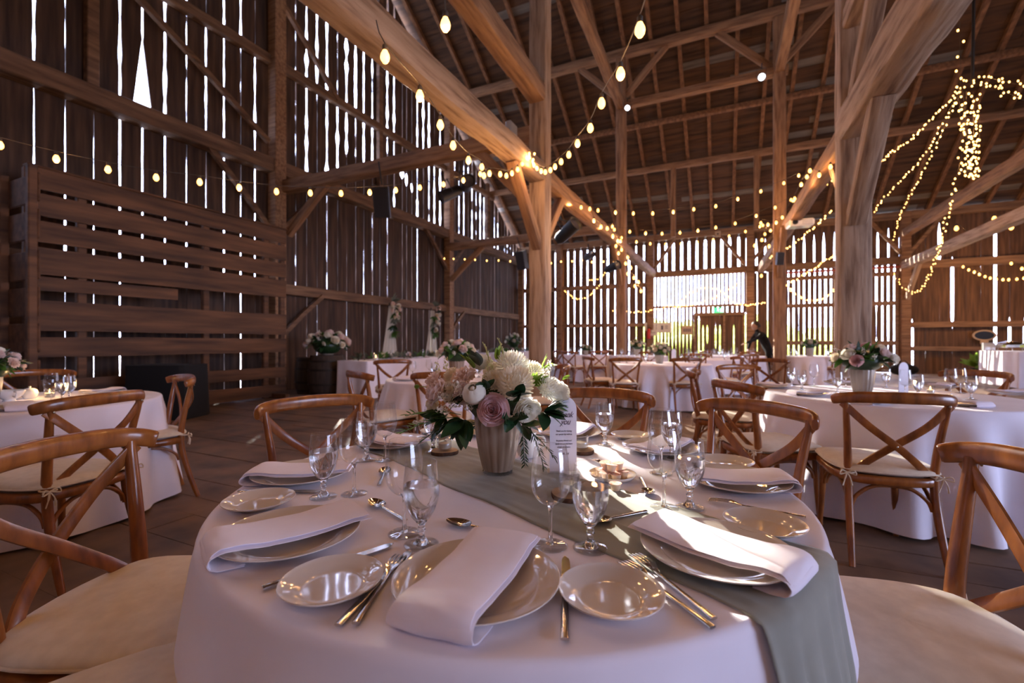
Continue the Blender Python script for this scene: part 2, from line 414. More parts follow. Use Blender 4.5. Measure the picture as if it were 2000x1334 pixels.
# dense slats under the header
board_wall(mb, FY, 'x', steps(XA, XB, .155, 23, .006), lambda u: 2.72, lambda u: 4.2, .02, lambda k, u, z: .062+.022*hsh(k, 2), 7)
board_wall(mb, FY, 'x', steps(XA, -1.16, .155, 24, .006), lambda u: -.1, lambda u: 2.72, .02, lambda k, u, z: (.05+.03*hsh(k, 5)) if z > .9 else .01, 8)
board_wall(mb, FY, 'x', steps(-1.16, XB, .19, 25, .006), lambda u: 2.34, lambda u: 2.72, .02, lambda k, u, z: .04+.03*hsh(k, 3), 9)
# over the sliding door, and strip left of it
board_wall(mb, FY, 'x', steps(XB, XD, .33, 26, .012), lambda u: 3.95, lambda u: 5.85, .025, lambda k, u, z: (.05+.035*hsh(k, 4)) if z < 5.3 else 0, 10)
board_wall(mb, FY, 'x', steps(XB, XC, .34, 27, .006), lambda u: -.1, lambda u: 3.95, .025, lambda k, u, z: .05*hsh(k, 6), 12)
# right part, few wide gaps
def gapE(k, u, z):
    if z > 5.2 or z < .25: return 0
    h1 = hsh(k, 3, 1 if z > 3.95 else (2 if z > 1.75 else 4))
    return 0.085 if h1 > .42 else .004
board_wall(mb, FY, 'x', steps(XD, XE, .36, 28, .02), lambda u: -.1, lambda u: 5.85, .025, gapE, 13)
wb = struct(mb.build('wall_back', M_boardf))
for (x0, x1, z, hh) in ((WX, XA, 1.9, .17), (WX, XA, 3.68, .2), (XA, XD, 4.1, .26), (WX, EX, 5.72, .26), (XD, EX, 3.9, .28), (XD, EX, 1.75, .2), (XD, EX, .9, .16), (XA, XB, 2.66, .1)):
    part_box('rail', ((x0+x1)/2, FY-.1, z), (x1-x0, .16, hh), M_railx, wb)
for x in (-7.2, XA, XB+.1, 5.9, 9.9):
    part_box('post', (x, FY-.18, 2.9), (.28, .28, 5.8), M_timber, wb)
part_box('post', (-5.0, FY-.14, 2.9), (.16, .18, 5.8), M_rail, wb)
for (x, s_) in ((XA, -1), (XA, 1), (5.9, -1), (5.9, 1), (XB, 1), (XB, -1)):
    mbb = MB(); mbb.sweep([(x+s_*.1, FY-.2, 4.3), (x+s_*1.0, FY-.2, 5.55)], .08, .08, 4, up=Vector((0, 1, 0))); mbb.build('wall_brace', M_railx, wb)
# double door with slits, sliding doors
mb = MB()
board_wall(mb, FY-.04, 'x', steps(-1.14, .0, .16, 31, .004), lambda u: .0, lambda u: 2.28, .03, lambda k, u, z: (.055 if hsh(k, 1) > .35 else 0)*(1 if (hsh(k, 2)*1.2 < z < 1.5+hsh(k, 4)*.8) else .0), 14, .2, .002)
board_wall(mb, FY-.04, 'x', steps(.0, .72, .16, 32, .004), lambda u: .0, lambda u: 2.28, .03, lambda k, u, z: (.05 if hsh(k, 5) > .4 else 0)*(1 if (hsh(k, 2) < z < 1.6+hsh(k, 4)*.8) else .0), 15, .2, .002)
d1 = struct(mb.build('door_1', M_boardf))
for x in (-1.14, .0, .72): part_box('door_post', (x, FY-.1, 1.15), (.08, .06, 2.3), M_railx, d1)
part_box('door_rail', (-.2, FY-.09, 2.3), (1.95, .1, .14), M_railx, d1); part_box('door_rail', (-.2, FY-.09, .62), (1.9, .06, .08), mat('grey_bar', (.4, .4, .4), .4), d1)
mb = MB()
def gapD(k, u, z): return (.045+.03*hsh(k, 8))*(1 if z > .25 else 0)*(1 if hsh(k, int(z*.9)) > .12 else .15)
board_wall(mb, FY-.06, 'x', steps(XC, XD, .178, 33, .006), lambda u: .02, lambda u: 3.97, .025, gapD, 16)
d2 = struct(mb.build('door_2', M_boardf))
for x in (XC+.05, 3.85, XD-.12): part_box('door_post', (x, FY-.13, 1.87), (.12, .06, 3.7), M_railx, d2)
for z in (.15, 1.1, 2.55, 3.62): part_box('door_rail', ((XC+XD)/2, FY-.12, z), (XD-XC-.1, .05, .16), M_railx, d2)
mb = MB(); mb.box(((XC+XD)/2, FY-.16, 3.86), (XD-XC+.2, .1, .07)); struct(mb.build('trim_3', M_red))
# right gable wall with the added daylight opening, and near wall behind the camera
mb = MB()
def ge(k, u, z): return .035*hsh(k, int(z/2.5))
board_wall(mb, EX, 'y', steps(NY, DY0, .3, 40), lambda u: -.1, lambda u: roof_h(u)-.04, .025, ge, 17, .6)
board_wall(mb, EX, 'y', steps(DY0, DY1, .36, 45), lambda u: DH, lambda u: roof_h(u)-.04, .025, ge, 17, .6)
board_wall(mb, EX, 'y', steps(DY1, FY, .36, 41), lambda u: -.1, lambda u: roof_h(u)-.04, .025, ge, 17, .6)
struct(mb.build('wall_right', M_boardf))
mb = MB(); board_wall(mb, NY, 'x', steps(WX, EX, .34, 42), lambda u: -.1, lambda u: 5.8, .025, lambda k, u, z: .02*hsh(k), 18, 2)
struct(mb.build('wall_front', M_boardf))
# roof: sheathing boards running the length of the barn, rafters under it
mb = MB(); rr = random.Random(8)
def slope_pts(y): return roof_h(y)
for (ya, yb) in ((RIDGE_Y, FY+.4), (NY-.4, RIDGE_Y)):
    n = int(abs(yb-ya)*1.18/.24); 
    for i in range(n):
        y0 = ya+(yb-ya)*i/n; y1 = ya+(yb-ya)*(i+1)/n-.008
        x = WX-.4
        while x < EX+.3:
            x1 = min(x+rr.uniform(2.5, 4.8), EX+.4); o = rr.uniform(0, .012)+.10
            z0, z1 = roof_h(y0)+o, roof_h(y1)+o
            vs = [(x, y0, z0), (x1-.008, y0, z0), (x1-.008, y1, z1), (x, y1, z1)]; vs += [(a, b, c_+.03) for a, b, c_ in vs]
            mb.mi = 1 if rr.random() < .12 else 0
            mb.add(vs, [(0, 3, 2, 1), (4, 5, 6, 7), (0, 1, 5, 4), (1, 2, 6, 5), (2, 3, 7, 6), (3, 0, 4, 7)])
            x = x1
    mb.mi = 0
M_roofg = varied('grey_roof_boards', (.22, .19, .165), (.10, .085, .07), (.45, 4.5, 4.5), 1.6, .85, .3, 8)
roof = struct(mb.build('ceiling', [M_roof, M_roofg]))
mb = MB(); mb.add([(WX-.5, FY+.6, roof_h(FY+.6)+.16), (EX+.5, FY+.6, roof_h(FY+.6)+.16), (EX+.5, RIDGE_Y, roof_h(RIDGE_Y)+.16), (WX-.5, RIDGE_Y, roof_h(RIDGE_Y)+.16), (WX-.5, NY-.6, 5.6), (EX+.5, NY-.6, 5.6)], [(0, 1, 2, 3), (3, 2, 5, 4)])
mb.build('roofing', M_iron, roof)
def rafter(x, jit=0):
    for (ya, yb) in ((RIDGE_Y, FY), (NY, RIDGE_Y)):
        mb = MB(); p0, p1 = Vector((x, ya, roof_h(ya)+.02)), Vector((x+jit, yb, roof_h(yb)+.02))
        mb.sweep([p0, p1], .075, .10, 4, up=Vector((0, 0, 1)), sq=1); mb.build('rafter', M_rafter, roof)
x = WX+.35; k = 0
while x < EX: rafter(x+.08*hsh(k), .12*(hsh(k, 3)-.5)); x += .78; k += 1

# ------------------------------------------------------------------ free standing timbers (each one a thing)
def timber(name, p0, p1, w_, d_, label, m=M_timber, cat_='beam', rough=1.0, group=None, seed=0):
    p0, p1 = Vector(p0), Vector(p1); L = (p1-p0).length; mb = MB(); n = max(2, int(L/.22))
    pts = [(L*i/n, 0, 0) for i in range(n+1)]
    mb.sweep(pts, w_/2*1.08, d_/2*1.08, 12, up=Vector((0, 0, 1)), sq=.28)
    a = .007*rough
    for i, v in enumerate(mb.v):
        v = Vector(v); k = Vector((nz(v.x*1.7+seed*9, v.y*7, v.z*7), nz(v.x*1.7+seed*9+50, v.y*7, v.z*7), nz(v.x*1.3+seed*9+90, v.y*7, v.z*7)))
        mb.v[i] = (v.x, v.y+k.y*a*2+.012*rough*nz(v.x*.5+seed*5, 3), v.z+k.z*a*2+.012*rough*nz(v.x*.5+seed*5, 8))
    d = (p1-p0).normalized(); z = Vector((0, 0, 1)) if abs(d.z) < .97 else Vector((0, 1, 0))
    yv = z.cross(d).normalized(); zv = d.cross(yv)
    o = mb.build(name, m, smooth=40); o.matrix_world = Matrix((( d.x, yv.x, zv.x, p0.x), (d.y, yv.y, zv.y, p0.y), (d.z, yv.z, zv.z, p0.z), (0, 0, 0, 1)))
    return tag(o, label, cat_, group)
PX, RX = -2.85, 1.53
post_c = timber('timber_post', (PX, 7.25, 0), (PX, 7.25, 9.7), .29, .29, 'tall square hewn post just left of the picture centre, behind the bouquet', M_pale, 'post', seed=1)
timber('timber_post', (PX, 14, 0), (PX, 14, 9.75), .27, .27, 'slimmer post in the second row, right of the big centre post', M_timber, 'post', seed=2)
timber('timber_post', (RX, 7.3, 0), (RX, 7.3, 9.7), .33, .30, 'massive pale hewn post behind the right-hand table bouquet', M_pale, 'post', seed=3)
timber('timber_post', (RX-.2, 14, 0), (RX-.2, 14, 9.75), .27, .27, 'second row post standing right in front of the person in black', M_timber, 'post', seed=4)
timber('plate_beam', (PX, NY+.1, 3.86), (PX, 7.25, 4.0), .27, .30, 'heavy hewn beam crossing the upper left to the centre post', M_pale, seed=5, rough=1.6)
timber('plate_beam', (PX, 7.25, 4.0), (PX, FY-.2, 4.12), .24, .26, 'beam running from the centre post back to the bright far wall', M_timber, seed=6)
timber('plate_beam', (RX+.02, NY+.1, 3.86), (RX, 7.3, 3.98), .34, .40, 'thick rough-barked beam slanting from the upper right to the massive pale post', M_pale, seed=7, rough=2.4)
timber('plate_beam', (RX, 7.3, 3.98), (RX-.2, FY-.2, 4.05), .22, .27, 'beam carrying the projector, from the massive pale post to the back', M_timber, seed=8)
timber('plate_beam', (5.9, 3.0, 3.95), (5.9, FY-.2, 3.9), .26, .26, 'lower of the two pale beams at the right edge, ending at a far wall post', M_pale, seed=9)
timber('upper_beam', (5.9, 9.0, 5.2), (5.9, FY-.2, 5.05), .24, .26, 'upper of the two beams at the right edge, warmly lit underneath', M_timber, seed=10)
timber('upper_beam', (PX, NY+.1, 5.45), (PX, 7.25, 5.33), .27, .30, 'orange-lit upper beam butting into the centre post above the heavy one', M_timber, seed=11)
timber('upper_beam', (RX, NY+.1, 5.45), (RX, 7.3, 5.33), .27, .28, 'upper beam butting into the massive pale post at the top of the picture', M_pale, seed=12)
timber('tie_beam', (WX+.2, 7.25, 4.68), (PX, 7.25, 4.7), .24, .26, 'cross beam from the left gable wall to the centre post', M_timber, seed=13)
timber('tie_beam', (WX+.2, 14.1, 4.6), (PX, 14, 4.64), .22, .24, 'far cross beam from the gable wall towards the second row post', M_timber, seed=14)
timber('tie_beam', (PX, 14, 8.35), (RX, 14, 8.35), .2, .2, 'high cross beam joining the two second row posts', M_timber, seed=15)
timber('purlin_plate', (PX, 6.9, 8.6), (PX, 14, 8.3), .22, .24, 'high beam slanting down to the top of the slimmer second row post', M_timber, seed=16)
timber('purlin_plate', (RX-.1, 6.9, 8.7), (RX-.2, 14, 8.4), .22, .26, 'high beam meeting the top of the post in front of the person', M_timber, seed=17)
timber('purlin', (WX+.1, 14, 9.92), (EX-.1, 14, 9.92), .22, .24, 'highest long purlin resting on the second row post tops', M_timber, 'purlin', seed=18)
timber('purlin', (WX+.1, 16.15, 8.62), (EX-.1, 16.15, 8.62), .14, .16, 'middle long purlin under the rafters, the thinnest one', M_rafter, 'purlin', seed=19)
timber('purlin', (WX+.1, 17.7, 7.62), (EX-.1, 17.7, 7.62), .18, .2, 'lowest long purlin, nearest the far wall', M_timber, 'purlin', seed=20)
for (x, lb) in ((-1.7, 'thin upright under the lowest purlin, left of the two'), (1.0, 'thin upright under the lowest purlin, right of the two')):
    timber('roof_strut', (x, 17.7, 5.0), (x, 17.7, 7.6), .16, .16, lb, M_timber, 'strut', seed=21)
def knee(p0, p1, lb, m=M_timber, w_=.14, sd=0): timber('knee_brace', p0, p1, w_, .17, lb, m, 'brace', .6, seed=sd)
knee((PX, 6.1, 3.85), (PX, 7.15, 2.75), 'dark knee brace on the near side of the centre post', M_timber, .15, 31)
knee((PX, 8.35, 3.9), (PX, 7.35, 2.85), 'knee brace on the far side of the centre post', M_timber, .13, 32)
knee((RX, 6.05, 3.8), (RX, 7.17, 2.7), 'broad knee brace on the near face of the massive pale post', M_pale, .20, 33)
knee((RX, 8.5, 3.9), (RX, 7.45, 2.85), 'thin knee brace behind the massive pale post', M_timber, .1, 34)
knee((RX, 6.0, 5.25), (RX, 7.15, 4.2), 'short brace above the thick beam on the massive pale post', M_pale, .17, 35)
knee((PX, 12.9, 3.95), (PX, 13.9, 2.9), 'knee brace on the near side of the slimmer second row post', M_timber, .12, 36)
knee((RX-.2, 12.9, 3.95), (RX-.2, 13.9, 2.9), 'knee brace on the near side of the post before the person', M_timber, .12, 37)
knee((PX+.1, 14, 8.6), (PX+1.3, 14, 9.8), 'high brace rising right from the slimmer second row post', M_timber, .11, 38)
knee((PX-.1, 14, 8.6), (PX-1.3, 14, 9.8), 'high brace rising left from the slimmer second row post', M_timber, .11, 39)
knee((RX-.1, 14, 8.6), (RX+1.1, 14, 9.8), 'high brace rising right from the post before the person', M_timber, .11, 40)
knee((RX-.3, 14, 8.4), (RX-1.7, 14, 9.8), 'high brace rising left from the post before the person', M_timber, .11, 41)
knee((WX+.4, 7.25, 3.6), (WX+1.6, 7.25, 4.6), 'brace under the cross beam beside the gable wall post', M_timber, .12, 42)
knee((WX+.4, 14.1, 3.4), (WX+1.7, 14.1, 4.5), 'far brace under the cross beam at the gable wall', M_timber, .12, 43)
knee((PX-.15, 7.25, 3.5), (PX-1.2, 7.25, 4.6), 'brace from the centre post left to the cross beam', M_timber, .13, 44)
knee((5.9, FY-1.5, 3.8), (5.9, FY-.4, 2.7), 'curved pale brace at the far wall post on the right', M_pale, .12, 45)

# pallet-like slatted partition in front of the gable wall
part_t = thing('slatted_partition', 'tall partition of wide horizontal brown boards along the left wall', 'partition', (-8.42, 0, 0))
pz = [(3.22, 3.50), (2.86, 3.16), (2.50, 2.79), (2.08, 2.44), (1.86, 2.05, 2), (1.30, 1.72), (.94, 1.22), (.40, .62), (.02, .26)]
rr = random.Random(12)
for row in pz:
    z0, z1 = row[:2]; y0, y1 = 2.78, 6.70
    segs = [(y0, y1)] if len(row) == 2 else [(y0, 4.6)]
    if z0 == .40: segs = [(y0, y1)]
    for a, b in segs:
        mb = MB(); n = 10; t0 = rr.uniform(-.01, .01)
        vs = []
        for i in range(n+1):
            y_ = a+(b-a)*i/n
            for (x_, z_) in ((.03, z0+.012*nz(y_*.9, z0*9)), (.03, z1+.012*nz(y_*.9, z1*9)), (0, z1+.012*nz(y_*.9, z1*9)), (0, z0+.012*nz(y_*.9, z0*9))): vs.append((x_, y_, z_+t0))
        fs = [(i*4+k, (i+1)*4+k, (i+1)*4+(k+1) % 4, i*4+(k+1) % 4) for i in range(n) for k in range(4)]+[(3, 2, 1, 0), (n*4, n*4+1, n*4+2, n*4+3)]
        mb.add(vs, fs); mb.build('board', M_panel, part_t)
for y_ in (2.8, 3.35, 5.1, 6.28, 6.66):
    part_box('upright', (-.06, y_, 1.75), (.09, .11, 3.5), M_panel, part_t)
part_box('top_cap', (-.02, 4.74, 3.52), (.16, 3.98, .035), M_panel, part_t)
for y_ in (3.2, 6.4): part_box('foot', (.1, y_, .05), (.7, .09, .09), M_panel, part_t)
# side return of the partition at the left edge
t = thing('side_partition', 'dim board partition closing the left end of the slatted one', 'partition', (-8.44, 2.6, 0))
for k, z in enumerate((.3, .75, 1.2, 1.65, 2.1, 2.6, 3.05)): part_box('board', (.4, 0, z), (.9, .03, .36), M_panel, t)
for x in (.0, .8): part_box('upright', (x, -.05, 1.65), (.09, .09, 3.3), M_panel, t)

# ------------------------------------------------------------------ cross-back chair
def make_chair(label):
    t = thing('cross_back_chair', label, 'chair')
    def post(s_):
        mb = MB()
        pts = cat([(s_*.205, -.315, 0), (s_*.195, -.265, .16), (s_*.188, -.222, .34), (s_*.188, -.212, .48), (s_*.198, -.232, .64), (s_*.214, -.262, .80), (s_*.218, -.268, .85)], 4)
        n = len(pts); mb.sweep(pts, [.0135+.0045*math.sin(PI*min(1, i/n*1.25)) for i in range(n)], [.015+.006*math.sin(PI*min(1, i/n*1.2)) for i in range(n)], 10, up=Vector((0, 1, 0)), sq=.75)
        return mb
    post(-1).build('back_post', M_chair, t, smooth=True); post(1).build('back_post', M_chair, t, smooth=True)
    mb = MB()
    pts = cat([(-.262, -.222, .846), (-.235, -.262, .858), (-.16, -.296, .868), (0, -.318, .872), (.16, -.296, .868), (.235, -.262, .858), (.262, -.222, .846)], 6)
    n = len(pts); mb.sweep(pts, [.017*(.62+.38*math.sin(PI*i/(n-1))**.35) for i in range(n)], [.030*(.72+.28*math.sin(PI*i/(n-1))**.35) for i in range(n)], 12, sq=.8)
    mb.build('crest_rail', M_chair, t, smooth=True)
    for s_ in (-1, 1):
        mb = MB(); d = .012*s_
        pts = cat([(s_*.232, -.262, .835), (s_*.13, -.285+d, .725), (0, -.268+d, .62), (-s_*.10, -.238+d, .53), (-s_*.165, -.205, .462)], 6)
        mb.sweep(pts, .019, .0065, 8, up=Vector((0, 1, .15)), sq=.5); mb.build('cross_strap', M_chair, t, smooth=True)
    for (x, y, z) in ((-.214, -.288, .833), (.214, -.288, .833), (0, -.285, .62)):
        mb = MB(); mb.ball((x, y, z), .006, 8, 6, (1, .5, 1)); mb.build('bolt', M_bronze, t, smooth=True)
    # seat frame : rounded trapezoid ring
    def outline(sc, k=10):
        c = [(-.185, -.215), (-.215, .12), (-.15, .215), (.15, .215), (.215, .12), (.185, -.215)]
        return [Vector((p[0]*sc, p[1]*sc, 0)) for p in cat([(x, y, 0) for x, y in c], k, True)]
    mb = MB(); mb.sweep([p+Vector((0, 0, .435)) for p in outline(.97, 6)], .021, .024, 8, closed=True, caps=False, sq=.6)
    o = outline(.94, 6); n0 = len(mb.v); mb.add([p+Vector((0, 0, .445)) for p in o], [tuple(range(len(o)))])
    mb.build('seat', M_chair, t, smooth=True)
    # cushion
    mb = MB(); o = outline(1.06, 8); N = len(o); rings = [(0.0, .463), (.9, .463), (1.0, .478), (.985, .492), (.88, .505), (.6, .513), (.3, .516), (0.0, .517)]
    vs = []
    for (r_, z_) in rings:
        for p in o: vs.append((p.x*max(r_, .001), p.y*max(r_, .001), z_+.002*nz(p.x*9, p.y*9, r_*3)))
    fs = [(i*N+k, i*N+(k+1) % N, (i+1)*N+(k+1) % N, (i+1)*N+k) for i in range(len(rings)-1) for k in range(N)]
    mb.add(vs, fs); cu = mb.build('cushion', M_cush, t, smooth='all'); cu['label'] = 'ivory tied seat cushion'
    mb = MB(); mb.sweep([p*1.002+Vector((0, 0, .479)) for p in o], .0042, n=6, closed=True, caps=False); mb.build('piping', M_cush, cu, smooth=True)
    for s_ in (-1, 1):
        mb = MB(); bx, by, bz = s_*.205, -.25, .468
        mb.sweep(cat([(s_*.19, -.19, .475), (s_*.22, -.215, .472), (bx, by, bz), (s_*.17, -.245, .466), (s_*.165, -.20, .47)], 5), .004, n=6)
        for q in (-1, 1):
            mb.sweep(cat([(bx, by, bz), (bx+q*.028, by-.012, bz+.012), (bx+q*.036, by-.014, bz-.010), (bx, by-.004, bz)], 5), .0045, .003, 6)
            mb.sweep(cat([(bx, by, bz), (bx+q*.012, by-.012, bz-.03), (bx+q*.02, by-.006, bz-.07)], 4), .0045, .0025, 6)
        mb.build('tie', M_cush, cu, smooth=True)
    for s_ in (-1, 1):      # front legs
        mb = MB(); mb.sweep(cat([(s_*.178, .178, .43), (s_*.188, .186, .2), (s_*.198, .20, 0)], 5), [.018, .018, .018, .017, .017, .016, .016, .015, .015, .014, .014], n=8, up=Vector((0, 1, 0)), sq=.8)
        mb.build('leg', M_chair, t, smooth=True)
    def hoop(p0, p1, h0, h1, mid):
        mb = MB(); p0, p1 = Vector(p0), Vector(p1)
        pts = cat([(*p0.lerp(p1, .0), h0), (*p0.lerp(p1, .06), h0+.05), (*p0.lerp(p1, .25), h1-.012), (*p0.lerp(p1, .5), h1), (*p0.lerp(p1, .75), h1-.012), (*p0.lerp(p1, .94), h0+.05), (*p0.lerp(p1, 1.), h0)], 4)
        mb.sweep(pts, .010, .010, 8); mb.build('hoop_brace', M_chair, t, smooth=True)
    hoop((-.175, -.222), (.175, -.222), .29, .405, 0); hoop((-.172, .17), (.172, .17), .29, .40, 0)
    hoop((-.185, -.20), (-.182, .165), .29, .40, 0); hoop((.185, -.20), (.182, .165), .29, .40, 0)
    return t
CH0 = []
def chair(a, z, fa, fz, label, group=None):
    loc = W(a, z); rz = facing(fa, fz)
    if not CH0:
        c = make_chair(label); c.location = loc; c.rotation_euler = (0, 0, rz); CH0.append(c)
        if group: c['group'] = group
        return c
    c = dup(CH0[0], loc, rz, label, group)
    if not group and 'group' in c: del c['group']
    return c
def chair_back(a, z, fa, fz, label, group=None):     # (a,z) is the middle of the crest rail
    l = math.hypot(fa, fz); return chair(a+fa/l*.29, z+fz/l*.29, fa, fz, label, group)
g = 'cross-back chairs around the tables'
chair_back(-1.20, 1.18, .99, -.03, 'close chair at the left edge, its back almost filling the lower left corner', g)
chair(-.71, .74, .71, .70, 'chair at the bottom left corner, only its cushion edge in view', g)
chair_back(-.93, 2.14, .66, -.68, 'empty chair behind the left side of the near table, facing the bouquet', g)
chair_back(.52, 2.47, -.5, -.80, 'orange-brown chair just right of the white menu card, across the near table', g)
chair_back(1.06, 1.95, -.88, -.47, 'chair right of the near table, nearest to the folded napkins at its right rim', g)
chair_back(1.185, .985, -.95, .22, 'close chair in the lower right corner with a wide sunlit cushion', g)
chair_back(1.95, 2.30, .30, .96, 'chair at the right-hand table showing its full crossed back to the viewer', g)
chair_back(1.44, 3.02, .96, .1, 'chair at the left of the right-hand table, behind the orange-brown ones', g)
chair_back(1.68, 4.28, .9, -.45, 'chair seen edge-on between the near table and the far tables', g)
chair_back(2.50, 5.10, .15, -1, 'chair on the far side of the right-hand table, facing the camera', g)
chair_back(4.15, 4.05, -.9, -.25, 'chair at the right edge beyond the right-hand table', g)
chair_back(-2.05, 2.28, -.95, .12, 'chair at the left-hand table with a loop of its cushion tie hanging', g)
chair_back(-2.52, 3.52, -.62, -.72, 'chair seen sideways at the right end of the left-hand table', g)
chair_back(-4.35, 4.15, .8, -.7, 'dim chair behind the glasses of the left-hand table', g)
chair_back(-.60, 3.85, -.02, 1, 'chair behind the bouquet at the left middle table', g)
chair_back(-1.37, 3.97, .75, .62, 'chair with a light stripe on its post left of the middle table', g)
chair_back(-1.70, 6.5, -.3, 1, 'chair in front of the long head table', g)
chair_back(.62, 5.2, -1, -.05, 'chair right of the centre post, its crest shining', g)
chair_back(1.83, 7.3, .1, 1, 'left one of two cross backs in front of the far centre table', g)
chair_back(2.82, 7.3, -.05, 1, 'right one of two cross backs in front of the far centre table', g)
chair_back(1.30, 8.0, .95, .15, 'chair at the left end of the far centre table', g)
chair_back(4.0, 8.0, -.9, .1, 'chair at the right end of the far centre table', g)
chair_back(3.9, 6.9, .6, .8, 'chair between the far centre table and the second row post', g)

# ------------------------------------------------------------------ tables and cloths
def round_table(a, z, Rr, label):
    t = thing('round_table', label, 'table', W(a, z))
    mb = MB(); mb.lathe([(.001, .72), (Rr-.02, .72), (Rr-.015, .742), (.001, .742)], 40); mb.build('tabletop', M_slice, t)
    for k in range(4):
        q = PI/4+k*PI/2; mb = MB(); mb.sweep([(Rr*.6*math.cos(q), Rr*.6*math.sin(q), 0), (Rr*.55*math.cos(q), Rr*.55*math.sin(q), .72)], .016, n=8); mb.build('leg', M_iron, t, smooth=True)
    return t
def round_cloth(a, z, Rr, label, seed=0, folds=13, bottom=.02, N=144, flare=.16, amp=1.0, group=None):
    mb = MB(); vs = []; loc = W(a, z)
    prof = [(0, .7505)]+[(Rr*f, .7505) for f in (.2, .4, .6, .8, .92, .97)]
    nr = 26
    for (r_, h_) in prof:
        for k in range(N):
            q = 2*PI*k/N; vs.append((max(r_, .0005)*math.cos(q), max(r_, .0005)*math.sin(q), h_+.0009*nz(r_*5*math.cos(q)+seed, r_*5*math.sin(q))))
    for i in range(nr+1):
        if i < 5:
            th = i/5*PI/2; r0 = Rr-.012+.014*math.sin(th); h_ = .7505-.022*(1-math.cos(th)); f = 0
        else:
            f = (i-5)/(nr-5); r0 = Rr+.002; h_ = .7285-(.7285-bottom)*f
        for k in range(N):
            q = 2*PI*k/N; am = f**.8
            wv = math.sin(folds*q+seed+1.6*math.sin(2*q+seed)+1.2*nz(math.cos(q)*2+seed, math.sin(q)*2))
            wv = math.copysign(abs(wv)**.85, wv)
            rr_ = r0+am*(flare*.55+flare*.42*wv*amp*(.7+.6*nz(math.cos(q)*1.5, math.sin(q)*1.5, seed+3)))+.004*nz(q*9, h_*7, seed)*f
            vs.append((rr_*math.cos(q), rr_*math.sin(q), h_+.012*f*wv))
    T = len(prof)+nr+1
    fs = [(i*N+k, i*N+(k+1) % N, (i+1)*N+(k+1) % N, (i+1)*N+k) for i in range(T-1) for k in range(N)]
    mb.add(vs, fs); o = mb.build('tablecloth', M_cloth, smooth='all', loc=loc)
    return tag(o, label, 'tablecloth', group)
NT = (0.0, 1.337, .765)          # near table
round_table(*NT, 'near round table hidden under its floor-length cloth')
round_cloth(*NT, 'white cloth on the near round table in the foreground', 1.0, 11, flare=.13, N=220, amp=.9)
TR = (2.82, 3.42, .80); TL = (-3.3, 3.05, .76); TM = (-.60, 5.0, .76); TC = (2.75, 8.35, .85)
for (T, nm, sd) in ((TR, 'right-hand round table', 2.), (TL, 'left-hand round table at the picture edge', 3.), (TM, 'middle round table behind the bouquet', 4.), (TC, 'far centre round table behind two cross backs', 5.)):
    round_table(*T, nm+', under its cloth'); round_cloth(*T, 'white floor-length cloth on the '+nm, sd, 12+int(sd), flare=.13 if T is TL else .17, amp=1.6)
FAR = [((4.6, 10.6, .8), 'round table far right of centre, before the double door'), ((6.3, 12.9, .8), 'round table the person in black leans over'),
       ((2.2, 13.6, .8), 'round table at the back left, by the slim second row post'), ((8.3, 12.6, .8), 'round table far back by the sliding door'), ((3.6, 13.0, .8), 'round table beyond the far centre one')]
for i, (T, nm) in enumerate(FAR):
    round_table(*T, nm+', under its cloth'); round_cloth(*T, 'white cloth on the '+nm, 6.+i, 14, N=90, flare=.15)
fc = [(3.9, 9.7, .6, .8), (5.4, 10.2, -.9, .3), (5.0, 9.55, -.3, 1), (1.3, 13.0, .8, .5), (2.4, 12.5, 0, 1), (3.0, 14.2, -.9, -.5), (7.3, 12.6, .9, .1), (8.4, 11.6, 0, 1), (9.4, 12.6, -1, 0), (5.3, 12.5, .9, .3), (6.2, 11.8, 0, 1), (3.6, 11.9, 0, 1), (1.5, 12.2, .8, .8)]
fl = ['left one of the chairs at the table before the double door', 'right one of the chairs at the table before the double door', 'front chair at the table before the double door',
      'chair at the left of the back left table', 'front chair of the back left table', 'chair behind the back left table', 'chair left of the table by the sliding door', 'front chair of the table by the sliding door', 'chair right of the table by the sliding door',
      'chair left of the table the person leans over', 'front chair of the table the person leans over', 'chair in front of the table beyond the far centre one', 'chair alone between the centre post and the back left table']
for (a, z, fa, fz), lb in zip(fc, fl): chair_back(a, z, fa, fz, lb, g)

